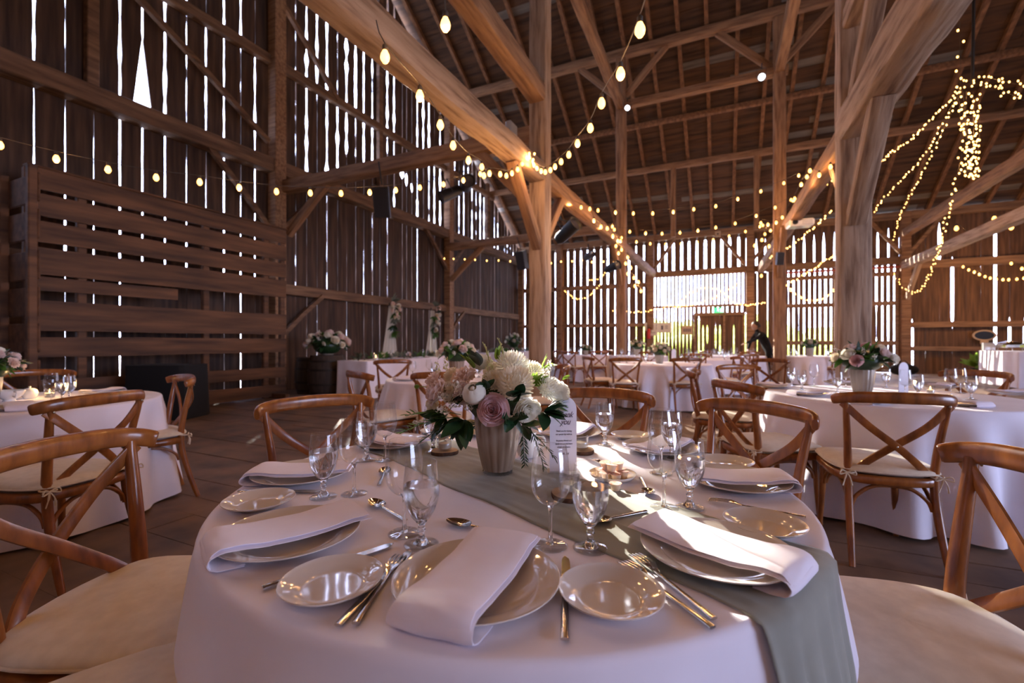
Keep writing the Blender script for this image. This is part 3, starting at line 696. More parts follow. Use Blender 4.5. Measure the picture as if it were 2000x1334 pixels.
def rect_cloth(p, sx, sy, hgt, rz, label, seed=0, flare=.05):
    mb = MB(); per = []; n = 40
    def corner(u): # rounded rectangle perimeter
        pts = []
        for (cx, cy_, a0) in ((sx/2-.04, sy/2-.04, 0), (-sx/2+.04, sy/2-.04, PI/2), (-sx/2+.04, -sy/2+.04, PI), (sx/2-.04, -sy/2+.04, 1.5*PI)):
            for j in range(5): a_ = a0+PI/2*j/4; pts.append((cx+.04*math.cos(a_), cy_+.04*math.sin(a_)))
        return pts
    c = corner(0); dense = []
    for i in range(len(c)):
        p0, p1 = Vector(c[i]), Vector(c[(i+1) % len(c)]); m_ = max(1, int((p1-p0).length/.05))
        for j in range(m_): dense.append(p0.lerp(p1, j/m_))
    N = len(dense); vs = []
    rows = [(0, hgt), (0.6, hgt), (1.0, hgt)]
    for f, h_ in rows: vs += [(q.x*f, q.y*f, h_) for q in dense]
    L = 0; arc = [0]
    for i in range(1, N): arc.append(arc[-1]+(dense[i]-dense[i-1]).length)
    for i in range(1, 13):
        f = i/12
        for k, q in enumerate(dense):
            d = Vector((q.x/sx, q.y/sy)); nn = q.normalized()
            wv = math.sin(arc[k]*15+seed+2*nz(arc[k]*1.5, seed)); off = f*flare*(.6+.7*wv)
            vs.append((q.x+nn.x*off, q.y+nn.y*off, hgt-.01*min(1, i)-(hgt-.03)*f))
    T = 3+12; fs = [(i*N+k, i*N+(k+1) % N, (i+1)*N+(k+1) % N, (i+1)*N+k) for i in range(T-1) for k in range(N)]
    mb.add(vs, fs); o = mb.build('tablecloth', M_cloth, smooth=60, loc=p, rot=(0, 0, rz)); return tag(o, label, 'tablecloth')
def rect_table(p, sx, sy, hgt, label):
    t = thing('long_table', label, 'table', p)
    mb = MB(); mb.box((0, 0, hgt-.02), (sx-.02, sy-.02, .025)); mb.build('tabletop', M_slice, t)
    for a in (-1, 1):
        for b in (-1, 1):
            mb = MB(); mb.sweep([(a*(sx/2-.08), b*(sy/2-.08), 0), (a*(sx/2-.08), b*(sy/2-.08), hgt-.03)], .02, n=8); mb.build('leg', M_iron, t)
H1, H2 = (-6.75, 9.5, 0), (-7.15, 15.6, 0)
rect_table(H1, .8, 5.2, .76, 'nearer long head table along the gable wall'); rect_cloth(H1, .82, 5.22, .765, 0, 'white cloth on the nearer long head table under the garland', 1)
rect_table(H2, .8, 4.2, .76, 'farther long head table, just left of the centre post'); rect_cloth(H2, .82, 4.22, .765, 0, 'white cloth on the farther head table left of the centre post', 2)
S1 = (6.9, 16.1, 0)
rect_table(S1, .9, 1.9, .9, 'serving table at the right edge'); rect_cloth(S1, .92, 1.92, .905, 0, 'brightly sunlit white cloth on the serving table at the right edge', 3)

# ------------------------------------------------------------------ string lights
def bulb_mesh():
    mb = MB(); mb.lathe([(.001, -.066), (.012, -.062), (.0225, -.046), (.025, -.034), (.022, -.018), (.0145, -.002), (.012, .004)], 12); return mb.mesh('bulb', M_bulbf, 'all')
def socket_mesh():
    mb = MB(); mb.lathe([(.012, .002), (.014, .006), (.014, .030), (.008, .036), (.001, .036)], 8, cap0=True); return mb.mesh('socket', M_cord, True)
BULB, SOCK = bulb_mesh(), socket_mesh()
mb = MB(); mb.ball((0, 0, 0), .011, 6, 5, (1, 1, 1.3)); LED = mb.mesh('led', M_led, 'all')
nlamp = [0]
def lamp(p, power, parent, col=(1, .52, .20), rad=.04):
    l = bpy.data.lights.new('bulb_glow', 'POINT'); l.energy = power; l.color = col; l.shadow_soft_size = rad
    o = bpy.data.objects.new('bulb_glow', l); C.objects.link(o); o.location = p; o.parent = parent; nlamp[0] += 1
def bulb_string(pts, label, every=3, power=3.0, sock=True, scale=1.0, ext=None, group=None, drop=.04):
    """pts = world points of the bulbs along the cord"""
    t = thing('string_light', label, 'string light', pts[0], 0, group); o0 = Vector(pts[0])
    loc = [Vector(p)-o0 for p in pts]
    cord = [p+Vector((0, 0, drop*scale)) for p in loc]
    if ext: cord = [Vector(e)-o0 for e in ext[0]]+cord+[Vector(e)-o0 for e in ext[1]]
    mb = MB(); mb.sweep(cat(cord, 3), .0035*scale, n=5); mb.build('cord', M_cord, t, smooth=True)
    for i, p in enumerate(loc):
        b = link('bulb', BULB, t, p); b.scale = (scale,)*3
        if sock: s_ = link('socket', SOCK, b, (0, 0, 0))
        if every and i % every == every//2: lamp(p-Vector((0, 0, .10)), power, t)
    return t
def lerp_px(lst, z0, z1, pw=1.0):
    n = len(lst)-1; return [P(x, y, z0+(z1-z0)*(i/max(1, n))**pw) for i, (x, y) in enumerate(lst)]
A = [(1250, 46), (1212, 134), (1175, 193), (1153, 243), (1128, 274), (1111, 297), (1096, 311), (1084, 321), (1075, 328), (1065, 332), (1057, 330), (1049, 325), (1043, 319)]
Az = [2.1, 2.5, 3.0, 3.6, 4.2, 4.8, 5.3, 5.8, 6.1, 6.4, 6.7, 6.9, 7.0]
bulb_string([P(x, y, z) for (x, y), z in zip(A, Az)], 'string of bulbs swooping from the top right down to the centre post', 3, 5, ext=([P(1266, -30, 1.8)], [P(1030, 300, 7.05)]))
B = [(752, 100), (820, 178), (860, 236), (885, 277), (915, 307), (941, 321), (945, 338), (956, 334), (977, 336), (989, 339), (1000, 334), (1011, 327), (1020, 316), (1031, 305)]
Bz = [2.4, 2.8, 3.2, 3.7, 4.3, 4.9, 5.3, 5.6, 5.9, 6.2, 6.4, 6.6, 6.8, 7.0]
bulb_string([P(x, y, z) for (x, y), z in zip(B, Bz)], 'string of bulbs drooping from the heavy beam at upper left to the centre post', 3, 5, ext=([P(735, 40, 2.5)], [P(1044, 298, 7.05)]))
bulb_string([P(870, 36, 2.2)], 'single glowing bulb hanging at the top of the picture, left of the orange beam', 1, 6, ext=([P(868, -40, 2.2), P(869, -10, 2.2)], []))
Cc = [(-40, 262), (0, 277), (110, 304), (211, 325), (305, 341), (390, 350), (467, 361), (540, 369), (606, 372), (666, 373), (722, 371), (773, 367), (820, 362), (866, 356), (905, 348), (938, 336)]
bulb_string(lerp_px(Cc, 3.7, 6.6), 'long gentle string of bulbs across the left wall, above the partition', 4, 6)
D = [(1096, 383), (1112, 391), (1135, 402), (1168, 408), (1202, 412), (1237, 414), (1275, 414), (1315, 411), (1355, 406), (1398, 400), (1441, 386), (1486, 371), (1531, 355), (1560, 340)]
bulb_string(lerp_px(D, 9.0, 10.2), 'upper of three far bulb strings spanning between the two aisles', 3, 9, scale=1.05)
E = [(1150, 430), (1172, 438), (1200, 446), (1230, 450), (1261, 453), (1293, 454), (1328, 452), (1363, 448), (1398, 442), (1436, 434), (1477, 419), (1514, 403), (1545, 388)]
bulb_string(lerp_px(E, 11.0, 11.6), 'middle of three far bulb strings spanning between the two aisles', 3, 9, scale=1.1)
Ff = [(1214, 462), (1243, 470), (1270, 474), (1300, 475), (1330, 474), (1362, 471), (1393, 466), (1424, 459), (1456, 450), (1490, 438)]
bulb_string(lerp_px(Ff, 12.8, 13.0), 'lowest of three far bulb strings, just above the bright slats', 3, 9, scale=1.1)
bulb_string([P(x, y, 8.2) for x, y in ((1152, 405), (1160, 428), (1174, 440), (1186, 443), (1197, 458), (1207, 468))], 'short run of bulbs along the beam behind the centre post', 3, 9)
bulb_string([P(x, y, 9.5) for x, y in ((1196, 440), (1212, 468), (1203, 478), (1214, 485), (1208, 492), (1226, 500), (1222, 512), (1232, 520), (1226, 532), (1238, 540), (1247, 548), (1240, 556), (1252, 566))], 'clump of bulbs winding down the slimmer second row post', 3, 12)
bulb_string([P(x, y, z) for x, y, z in ((1622, 322, 6.6), (1600, 338, 7.0), (1582, 330, 7.3), (1576, 342, 7.5), (1565, 357, 7.9), (1552, 385, 8.6), (1528, 422, 9.6), (1516, 432, 10.), (1505, 448, 10.6), (1494, 455, 11.), (1484, 440, 11.2))], 'bulbs lying along the beam that carries the projector', 3, 8)
bulb_string([P(x, y, 12.4) for x, y in ((1486, 433), (1500, 436), (1488, 466), (1474, 477), (1502, 478), (1487, 536))], 'bright bulbs glowing beside the yellow knee brace before the far door', 3, 14, scale=1.3)
bulb_string([YP(x, y, 17) for x, y in ((1855, 475), (1868, 442), (1902, 462), (1942, 423), (1975, 440), (2010, 420))], 'loose bright bulbs at the upper right, over the pale beams', 2, 26, scale=2.0)
bulb_string([YP(x, y, 19) for x, y in ((1881, 519), (1892, 525), (1903, 529), (1913, 534), (1924, 538), (1934, 541), (1946, 543), (1959, 544), (1970, 544), (1986, 543), (2000, 541), (2014, 536))], 'curved string of small bulbs at the right edge, below the pale beam', 4, 20, scale=1.2)
bulb_string([YP(x, y, 18.5) for x, y in ((1975, 512), (1996, 522))], 'two bulbs at the right edge above the curved string', 2, 10, scale=1.3)

bulb_string([Vector((x, -1.4, 4.3-.35*math.sin(PI*(x+6)/12))) for x in (-6, -4.8, -3.6, -2.4, -1.2, 0, 1.2, 2.4, 3.6, 4.8, 6)], 'added unseen string of bulbs behind the viewer for warm fill', 2, 13)  # extra bulbs out of view, added to warm the near table
# fairy lights: each strand one thing
def fairy(pts, n, label, sag=0.0, jit=.02, scale=1.0, cl='fairy light strand', power=0, every=12):
    rr = random.Random(len(label)*7+n); c = cat(pts, 12); L = [0]
    for i in range(1, len(c)): L.append(L[-1]+(c[i]-c[i-1]).length)
    t = thing('fairy_light_strand', label, 'fairy lights', c[0]); o0 = c[0].copy()
    mb = MB(); mb.sweep([p-o0 for p in c], .002*scale, n=4); mb.build('wire', M_cord, t)
    j = 0
    for i in range(n):
        s_ = L[-1]*(i+.5)/n
        while L[j+1] < s_ and j < len(L)-2: j += 1
        p = c[j].lerp(c[j+1], (s_-L[j])/max(1e-6, L[j+1]-L[j]))-o0
        q = p+Vector([rr.uniform(-jit, jit) for _ in range(3)])
        b = link('led', LED, t, q); b.scale = (scale,)*3
        if power and i % every == every//2: lamp(q+Vector((0, 0, -.06)), power, t)
    return t
hub = P(1884, 205, 7.0)
def FP(lst): return [P(x, y, z) for x, y, z in lst]
fairy(FP([(1876, 170, 7), (1850, 200, 7.1), (1790, 262, 7.6), (1740, 300, 8.1), (1700, 331, 8.6)]), 44, 'upper fairy strand descending left from the hanging cluster to the pale post', power=5, scale=.95)
fairy(FP([(1878, 172, 7), (1840, 240, 7.4), (1800, 310, 8.2), (1760, 350, 9), (1720, 395, 9.8), (1700, 425, 10.4)]), 38, 'second fairy strand descending left behind the upper one', power=5, scale=1.0)
fairy(FP([(1880, 175, 7), (1838, 262, 7.6), (1800, 340, 8.6), (1770, 395, 9.6), (1752, 440, 10.6), (1745, 470, 11.2)]), 40, 'third fairy strand descending steeply left to the sliding door', power=5, scale=1.0)
fairy(FP([(1888, 178, 7), (1880, 290, 7.9), (1858, 390, 9.2), (1838, 470, 11), (1818, 530, 13), (1795, 568, 14.5), (1768, 566, 15.5), (1745, 530, 16.5)]), 74, 'long fairy strand looping down before the far wall post at the right', power=5, every=22, scale=1.3, jit=.04)
fairy(FP([(1884, 165, 7), (1930, 165, 6.6), (1965, 180, 6.3), (2000, 196, 6), (2040, 205, 5.8)]), 26, 'lower fairy strand leaving the hanging cluster to the right edge', power=5, jit=.05)
fairy(FP([(1884, 160, 7), (1920, 152, 6.8), (1960, 158, 6.4), (2010, 172, 6)]), 16, 'upper fairy strand leaving the hanging cluster to the right edge', jit=.04)
fairy(FP([(1877, 5, 6.8), (1874, 60, 6.8), (1876, 130, 6.9), (1874, 200, 7), (1877, 270, 7)]), 12, 'sparse vertical fairy strand hanging from the top edge at the right', jit=.05, scale=1.3)
# hanging cluster (chandelier of fairy lights)
t = thing('hanging_light_cluster', 'hanging column of fairy lights bunched into a bright tip', 'chandelier', P(1890, 170, 7)); o0 = P(1890, 170, 7)
rr = random.Random(31)
mb = MB(); mb.sweep([P(1902, -30, 7)-o0, P(1901, 60, 7)-o0, P(1899, 170, 7)-o0], .02, n=6); mb.build('hanging_cable', M_iron, t)
for k, (xa, xb, nn) in enumerate(((1873, 1880, 26), (1893, 1902, 34), (1905, 1912, 34))):
    a, b = P(xa+8, 180, 7)-o0, P(xb-6 if k else xb+8, 350, 7)-o0
    mb = MB(); mb.sweep([a, a.lerp(b, .5)+Vector((.02, 0, 0)), b], .002, n=4); mb.build('wire', M_cord, t)
    for i in range(nn//1):
        q = a.lerp(b, ((i+.5)/nn)**.75)+Vector([rr.uniform(-.035, .035) for _ in range(3)])
        l = link('led', LED, t, q); l.scale = (1.15,)*3
for i in range(6): lamp(P(1893, 200+30*i, 7)-o0+Vector((0, 0, -.02)), 4, t)
# swags on the far wall
def swag(x0, y0, x1, y1, dip, Y, n, label, sc=1.6, jit=.03):
    pts = [YP(x0+(x1-x0)*u, y0+(y1-y0)*u+dip*4*u*(1-u), Y) for u in (0, .2, .4, .6, .8, 1)]
    fairy(pts, n, label, jit=jit, scale=sc, power=4, every=14)
swag(1103, 568, 1172, 555, 22, 19.5, 26, 'round swag of warm lights left of the second row post')
swag(1150, 548, 1206, 500, 14, 18, 18, 'rising end of the swag against the bright slits')
swag(1196, 606, 1300, 600, 6, 19.5, 26, 'flat yellow fairy garland left of the big picture boards')
swag(1300, 598, 1440, 555, 14, 19.5, 44, 'fairy garland sagging across the bright slatted bay')
swag(1320, 600, 1430, 585, -30, 19.6, 30, 'second fairy garland crossing the bright slatted bay')
swag(1415, 585, 1494, 590, 8, 19.5, 24, 'fairy garland over the double door')
swag(1530, 548, 1640, 555, 36, 19, 46, 'sagging fairy garland on the sliding door')
swag(1522, 565, 1640, 490, 2, 18.5, 34, 'rising fairy garland crossing the sagging one on the sliding door')
swag(1500, 505, 1625, 410, 10, 16, 26, 'fairy strand running up from the post before the person to the projector beam', 1.8)
swag(1545, 395, 1640, 340, 6, 13, 18, 'faint fairy strand under the roof left of the massive post', 1.5)
fairy([YP(x, y, 13.8) for x, y in ((690, 445), (730, 468), (790, 487), (850, 502), (920, 507), (990, 510), (1030, 512))], 18, 'sparse fairy strand along the left aisle wall', scale=2.1)
fairy([YP(x, y, 13.9) for x, y in ((1030, 512), (1075, 514), (1130, 508), (1170, 512), (1210, 508))], 9, 'sparse fairy strand right of the centre post', scale=2.1)
fairy([P(x, y, 6.9) for x, y in ((1044, 300), (1031, 304), (1043, 318), (1038, 312))], 7, 'small knot of fairy lights where the bulb strings meet at the centre post', scale=1.5, power=5, every=3)

# ------------------------------------------------------------------ tableware
TH = .7515
def rz_of(da, dz): return facing(da, dz)
def glass_mesh(kind):
    b = MB(); st = MB(); ft = MB(); wt = MB()
    if kind == 'wine':
        Hh = .198; prof = [(.004, .082), (.016, .084), (.028, .094), (.036, .108), (.0395, .125), (.039, .145), (.036, .168), (.0325, .190), (.032, .197), (.0312, .197)]
        pts = cat([(r, 0, z) for r, z in prof], 3); b.lathe([(p.x, p.z) for p in pts], 36)
        st.lathe([(.0075, .004), (.0045, .012), (.0036, .03), (.0036, .065), (.0046, .076), (.0085, .083), (.003, .0845)], 16, cap0=True, cap1=True)
        ft.lathe([(.034, .0005), (.0345, .0015), (.030, .0028), (.015, .0042), (.0075, .007), (.001, .007)], 36, cap0=True)
        wt = None
    else:
        prof = [(.006, .046), (.0165, .053), (.026, .068), (.0325, .085), (.0355, .105), (.0345, .130), (.032, .155), (.031, .165), (.0302, .165)]
        pts = cat([(r, 0, z) for r, z in prof], 3); b.lathe([(p.x, p.z) for p in pts], 36)
        st.lathe([(.016, .004), (.0115, .010), (.0065, .018), (.0058, .026), (.0088, .031), (.0062, .036), (.0075, .042), (.012, .048), (.006, .050)], 18, cap0=True, cap1=True)
        ft.lathe([(.034, .0005), (.0345, .002), (.030, .0038), (.020, .006), (.010, .009), (.001, .009)], 36, cap0=True)
        wp = [(p.x-.0012, p.z) for p in pts if .052 < p.z < .121]; wt.lathe([(.001, .050)]+wp+[(.0338, .121), (.0005, .1208)], 36)
    return [b.mesh('bowl', M_thin, 'all'), st.mesh('stem', M_glass, True), ft.mesh('foot', M_thin, 'all')]+([wt.mesh('water', M_water, 60)] if wt else [])
GM = {'wine': glass_mesh('wine'), 'water': glass_mesh('water')}
def glass(kind, pos, label, group=None, scale=1.0):
    t = thing('wine_glass' if kind == 'wine' else 'water_goblet', label, 'glass', pos, 0, group); t.scale = (scale,)*3
    for nm, me in zip(('bowl', 'stem', 'foot', 'water'), GM[kind]): link(nm, me, t)
    return t
def plate_mesh(r, deep):
    mb = MB(); k = r/.135
    prof = [(.001, .0035), (.45*r, .0035), (.60*r, .004), (.70*r, .008), (.76*r, .012*deep), (.93*r, .0185*deep), (.985*r, .0215*deep), (r, .0225*deep), (1.0*r, .0205*deep), (.93*r, .0155*deep), (.72*r, .006), (.6*r, .0004), (.55*r, .0), (.001, .0)]
    pts = cat([(a, 0, b) for a, b in prof], 3); mb.lathe([(max(p.x, .0005), max(p.z, 0)) for p in pts], 64); return mb.mesh('plate', M_plate, 'all')
PD, PS = plate_mesh(.136, 1.0), plate_mesh(.081, .85)
def plate(me, nm, pos, label, group=None):
    o = link(nm, me, None, pos); o.location.z = pos.z; return tag(o, label, 'plate', group)
def napkin_mesh(seed):
    mb = MB(); rr = random.Random(seed); wd = .066
    for layer, (ww, zz, s0, s1) in enumerate(((wd, .0, -.145, .152), (wd*.93, .006, -.138, .150))):
        path = cat([(s0, .029+zz), (s0+.04, .026+zz), (-.03, .0195+zz), (.06, .022+zz), (.118, .0285+zz), (s1, .0255+zz*.8), (s1+.016, .014), (s1+.008, .003), (s1-.03, .0035)], 5) if False else None
        P2 = [Vector((0, a, b)) for a, b in ((s0, .030+zz), (s0+.04, .027+zz), (-.03, .0205+zz), (.06, .0225+zz), (.118, .029+zz), (s1-.006, .027+zz), (s1+.006, .018+zz*.5), (s1+.004, .008), (s1-.014, .0034), (s1-.05, .0034))]
        c = cat(P2, 5); nn = len(c)
        for i in range(0, 1):
            nu = 12
            vs = []
            for j, p in enumerate(c):
                tw = .006*math.sin(j/nn*3+seed); wj = ww*(1-.06*math.sin(j/nn*PI)+.03*nz(j*.3, seed))
                for side in (1, -1):
                    for q in range(nu+1):
                        x = -wj+2*wj*q/nu; e = abs(x)/wj
                        th = .0045*(1-max(0, (e-.8)/.2)**2*.9)+.0004
                        puff = .0022*math.cos(x/wj*1.4)+.0016*nz(x*22, j*.35, seed+layer)
                        # normal offset: approx in path plane
                        t_ = (c[min(j+1, nn-1)]-c[max(j-1, 0)]).normalized(); nv = Vector((0, -t_.z, t_.y))
                        vs.append(p+Vector((x+tw, 0, 0))+nv*(side*th*.5+puff))
            row = 2*(nu+1); fs = []
            for j in range(nn-1):
                for q in range(nu):
                    a = j*row+q; fs.append((a, a+1, a+row+1, a+row)); b_ = a+nu+1; fs.append((b_, b_+row, b_+row+1, b_+1))
                a = j*row; fs.append((a, a+row, a+row+nu+1, a+nu+1)); a = j*row+nu; fs.append((a, a+nu+1, a+row+nu+1, a+row))
            for j in (0, nn-1):
                for q in range(nu): a = j*row+q; fs.append((a, a+1, a+nu+2, a+nu+1) if j else (a, a+nu+1, a+nu+2, a+1))
            mb.add(vs, fs)
    return mb.mesh('napkin', M_napkin, 70)
NK = [napkin_mesh(i) for i in range(4)]
# cutlery meshes, length along +Y from handle end (0) to tip
def cutlery_mesh(kind):
    mb = MB(); L = {'knife': .235, 'fork': .205, 'spoon': .165}[kind]
    hl = {'knife': .115, 'fork': .13, 'spoon': .105}[kind]
    hp = [(0, 0, .003), (0, .02, .0035), (0, .07, .004), (0, hl, .0045)]
    pts = cat(hp, 5); n = len(pts)
    mb.sweep(pts, [.0062-.0034*(i/n)**1.3 if kind != 'knife' else .0062-.001*(i/n) for i in range(n)], [.0026]*n, 10)
    if kind == 'knife':
        vs = []; K = 14
        for i in range(K+1):
            t = i/K; y = hl-.002+(L-hl+.002)*t; wr = .0065+.004*math.sin(min(1, t*1.3)*PI*.6) if t < .85 else .0098*math.sqrt(max(0, 1-((t-.85)/.15)**2))
            for (x, z) in ((-.0055 if t < .9 else -.0055*(1-(t-.9)/.1), .0052), (wr-.001, .0046), (wr-.001, .0036), (-.0055 if t < .9 else -.0055*(1-(t-.9)/.1), .0028)): vs.append((x, y, z))
        mb.add(vs, [(i*4+k, i*4+(k+1) % 4, (i+1)*4+(k+1) % 4, (i+1)*4+k) for i in range(K) for k in range(4)]+[(3, 2, 1, 0)])
    elif kind == 'fork':
        def fz(t): return .0045+.012*math.sin(t*PI*.75)*.8-.006*t
        K = 8; vs = []
        for i in range(K+1):
            t = i/K; y = hl+.028*t; wd = .003+.0095*t**1.2
            for (x, z) in ((-wd, .0012), (0, 0), (wd, .0012)): vs.append((x, y, fz(t*.45)+z))
            for (x, z) in ((wd, -.0004), (0, -.0016), (-wd, -.0004)): vs.append((x, y, fz(t*.45)+z))
        mb.add(vs, [(i*6+k, i*6+(k+1) % 6, (i+1)*6+(k+1) % 6, (i+1)*6+k) for i in range(K) for k in range(6)]+[tuple(range(K*6, K*6+6))])
        for x in (-.0105, -.0035, .0035, .0105):
            pp = [(x, hl+.027, fz(.45)), (x*1.02, hl+.045, fz(.7)), (x, L-.008, fz(.92)), (x*.98, L, fz(1))]
            mb.sweep(cat(pp, 3), [.0021]*7+[.0016, .0013, .0008], .0011, 6)
    else:
        def sp(u, v):
            y = hl+.001+(L-hl)*u; hw = .0185*math.sqrt(max(0, math.sin(PI*min(1, u**.8)*.985+.01)))*(1 if u > .02 else .3)
            x = (v*2-1)*hw; d = .0075*(1-(v*2-1)**2)*math.sin(PI*u)
            return Vector((x, y, .0085+.003*(u-.3)-d))
        n0 = len(mb.v); mb.grid(sp, 16, 10); n1 = len(mb.v)
        mb.grid(lambda u, v: sp(u, 1-v)-Vector((0, 0, .0011)), 16, 10)
    return mb.mesh(kind, M_steel, 60)
CM = {k: cutlery_mesh(k) for k in ('knife', 'fork', 'spoon')}
def cutlery(kind, handle_px, tip_px, label, h=.7525, group=None, from_tip=False, lift=0):
    p0, p1 = G(*handle_px, TH), G(*tip_px, TH); d = (p1-p0); d.z = 0; d.normalize()
    L = {'knife': .235, 'fork': .205, 'spoon': .165}[kind]
    if from_tip: p0 = p1-d*L
    o = link(kind, CM[kind]); o.location = (p0.x, p0.y, h-.0003+lift); o.rotation_euler = (0, 0, math.atan2(-d.x, d.y)); return tag(o, label, kind, group)

def T(a, z, h=TH): return W(a, z, h)
# dinner plates + napkins (a, z, twist, text)
SET = [(-.058, .748, -14, 'front centre of the near table'), (-.452, .925, -4, 'left front of the near table, above the bright small plate'),
       (-.622, 1.35, 8, 'left side of the near table behind the small plate'), (-.46, 1.765, 6, 'back left of the near table behind the wine glass'),
       (.245, 1.955, -8, 'back of the near table right of the menu card'), (.545, 1.675, 12, 'back right of the near table behind the tall glasses'),
       (.635, 1.285, -5, 'right side of the near table near the rim'), (.382, .852, 3, 'right front of the near table, its napkin half in sunlight'),
       (-.08, 1.99, 0, 'far side of the near table, hidden behind the bouquet')]
for i, (a, z, tw, tx) in enumerate(SET):
    plate(PD, 'dinner_plate', T(a, z), 'ivory dinner plate, '+tx, 'dinner plates on the near table')
    r = math.hypot(a, z-1.337); fa, fz = a/r, (z-1.337)/r
    nk = link('napkin', NK[i % 4], None, T(a-fa*.008, z-fz*.008), (0, 0, facing(fa, fz)+math.radians(tw))); nk.scale = (1.05, .96, 1)
    tag(nk, 'folded lilac napkin, '+tx, 'napkin', 'folded napkins on the near table')
for (px, py, tx) in ((649, 1139, 'front left, reflecting a bright swirl'), (1193, 1161, 'front, just right of the centre plate'), (506, 981, 'left rim, above the front left plate'),
                     (1493, 1026, 'right rim, between the two right napkins'), (1420, 904, 'right back, behind the napkin by the goblet'), (1232, 852, 'back, right of the far goblet'), (858, 844, 'back left, by the bouquet leaves')):
    plate(PS, 'side_plate', G(px, py, .76)*1.0+Vector((0, 0, TH-.76)), 'small side plate on the near table, '+tx, 'side plates on the near table')
GL = [('wine', 790, 1042, 'empty wine glass left of the front left goblet'), ('water', 823, 1064, 'water goblet at front left, right of the empty wine glass'),
      ('water', 632, 971, 'water goblet at the left in front of the folded napkin'), ('wine', 692, 965, 'empty wine glass just right of the left goblet'),
      ('wine', 752, 899, 'wine glass at back left, tallest against the lilac tables'), ('water', 716, 899, 'water goblet at back left, behind two wine glasses'),
      ('wine', 1075, 1066, 'empty wine glass in front of the menu card'), ('water', 1153, 1071, 'large water goblet right of the front centre wine glass'),
      ('wine', 1297, 992, 'empty wine glass at right, left of the right goblet'), ('wine', 1291, 925, 'second wine glass directly behind the right one'),
      ('water', 1312, 897, 'water goblet behind the two right wine glasses'), ('water', 1347, 991, 'water goblet at right beside the folded napkin'),
      ('water', 1181, 869, 'goblet standing alone at the back right of the menu card'), ('water', 846, 882, 'goblet half hidden behind the bouquet leaves at left'),
      ('wine', 1012, 862, 'wine glass hidden behind the bouquet centre')]
for k, x, y, lb in GL: glass(k, G(x, y, TH), lb, 'glasses on the near table')
CT = [('fork', (694, 1222), (783, 1090), 'fork with bright handle left of the centre plate', 0), ('knife', (660, 1226), (757, 1125), 'table knife lying left of the bright fork', 0),
      ('knife', (1103, 1254), (1103, 1090), 'table knife right of the centre plate, green-tinted blade', 0), ('spoon', (1008, 1048), (878, 1024), 'dessert spoon above the centre plate', 0),
      ('knife', (512, 1152), (762, 1068), 'knife half under the bright small plate', 0), ('fork', (1396, 1214), (1238, 1088), 'upper of two forks beside the right front plate', 1),
      ('fork', (1375, 1218), (1215, 1102), 'lower of two forks beside the right front plate', 1), ('spoon', (792, 1019), (720, 980), 'dessert spoon above the left front plate', 0),
      ('spoon', (1262, 1001), (1178, 1020), 'dessert spoon in front of the sunlit napkin', 0), ('spoon', (1251, 935), (1266, 966), 'dessert spoon right of the creamers', 0),
      ('knife', (466, 962), (640, 962), 'knife under the goblet at the left rim', 0), ('fork', (1574, 1013), (1440, 990), 'fork by the small plate at the right rim', 0),
      ('knife', (1582, 1090), (1450, 1064), 'knife half under the sunlit dinner plate', 0), ('spoon', (740, 950), (762, 900), 'dessert spoon between the left wine glasses', 0),
      ('fork', (1225, 930), (1165, 905), 'fork lying in the sunlight right of the card', 0), ('knife', (1390, 888), (1330, 884), 'knife behind the right goblet', 0), ('spoon', (870, 862), (885, 850), 'spoon glinting behind the candle at left', 0),
      ('spoon', (1185, 856), (1160, 848), 'spoon behind the lone goblet', 0)]
for k, a, b, lb, ft in CT:
    cutlery(k, a, b, lb, from_tip=bool(ft))
# sage chiffon runner across the table, over the front right edge
mb = MB(); d = Vector((.655, -.755)); nrm = Vector((.755, .655)); RW = .335; C0 = Vector((.0, 1.337))
def runner(u, v):
    s_ = -.86+(1.95)*u; w_ = (v-.5)*RW*(1+.10*nz(u*6, 4))
    w_ += .012*nz(u*11, v*2)
    p = C0+Vector((-.005, -.01))+d*s_+nrm*w_
    q = p-C0; r = q.length; Rr = .7645; h_ = .7522+.0016*abs(nz(u*30+v*3, v*14))*1.5+.003*max(0, nz(u*4, v*22))**1.5*2
    if r > Rr-.012:      # over the edge: continue down
        fold = .012*math.sin(v*17+u*2)+.006*nz(v*9, u*8)
        e = r-(Rr-.012); qn = q.normalized(); out = min(e, .022); down = max(0, e-.016)
        hh = .7522-.0035-down*1.0 if down > 0 else .7522-.0035*(e/.016)
        flare = .08*min(1, down/.7)+.010+abs(fold)*min(1, down*6)
        # keep fibres from splaying: use the direction at the crossing
        pr = C0+qn*(Rr-.012+out*.6+flare*(1 if down > 0 else e/.016*.4))
        return W(pr.x, pr.y, hh)
    return W(p.x, p.y, h_)
mb.grid(runner, 130, 34)
rn = mb.build('table_runner', M_chiffon, smooth='all'); tag(rn, 'sheer sage green runner crossing the near table and falling over its front right edge', 'table runner')
rn.modifiers.new('s', 'SOLIDIFY').thickness = .0008

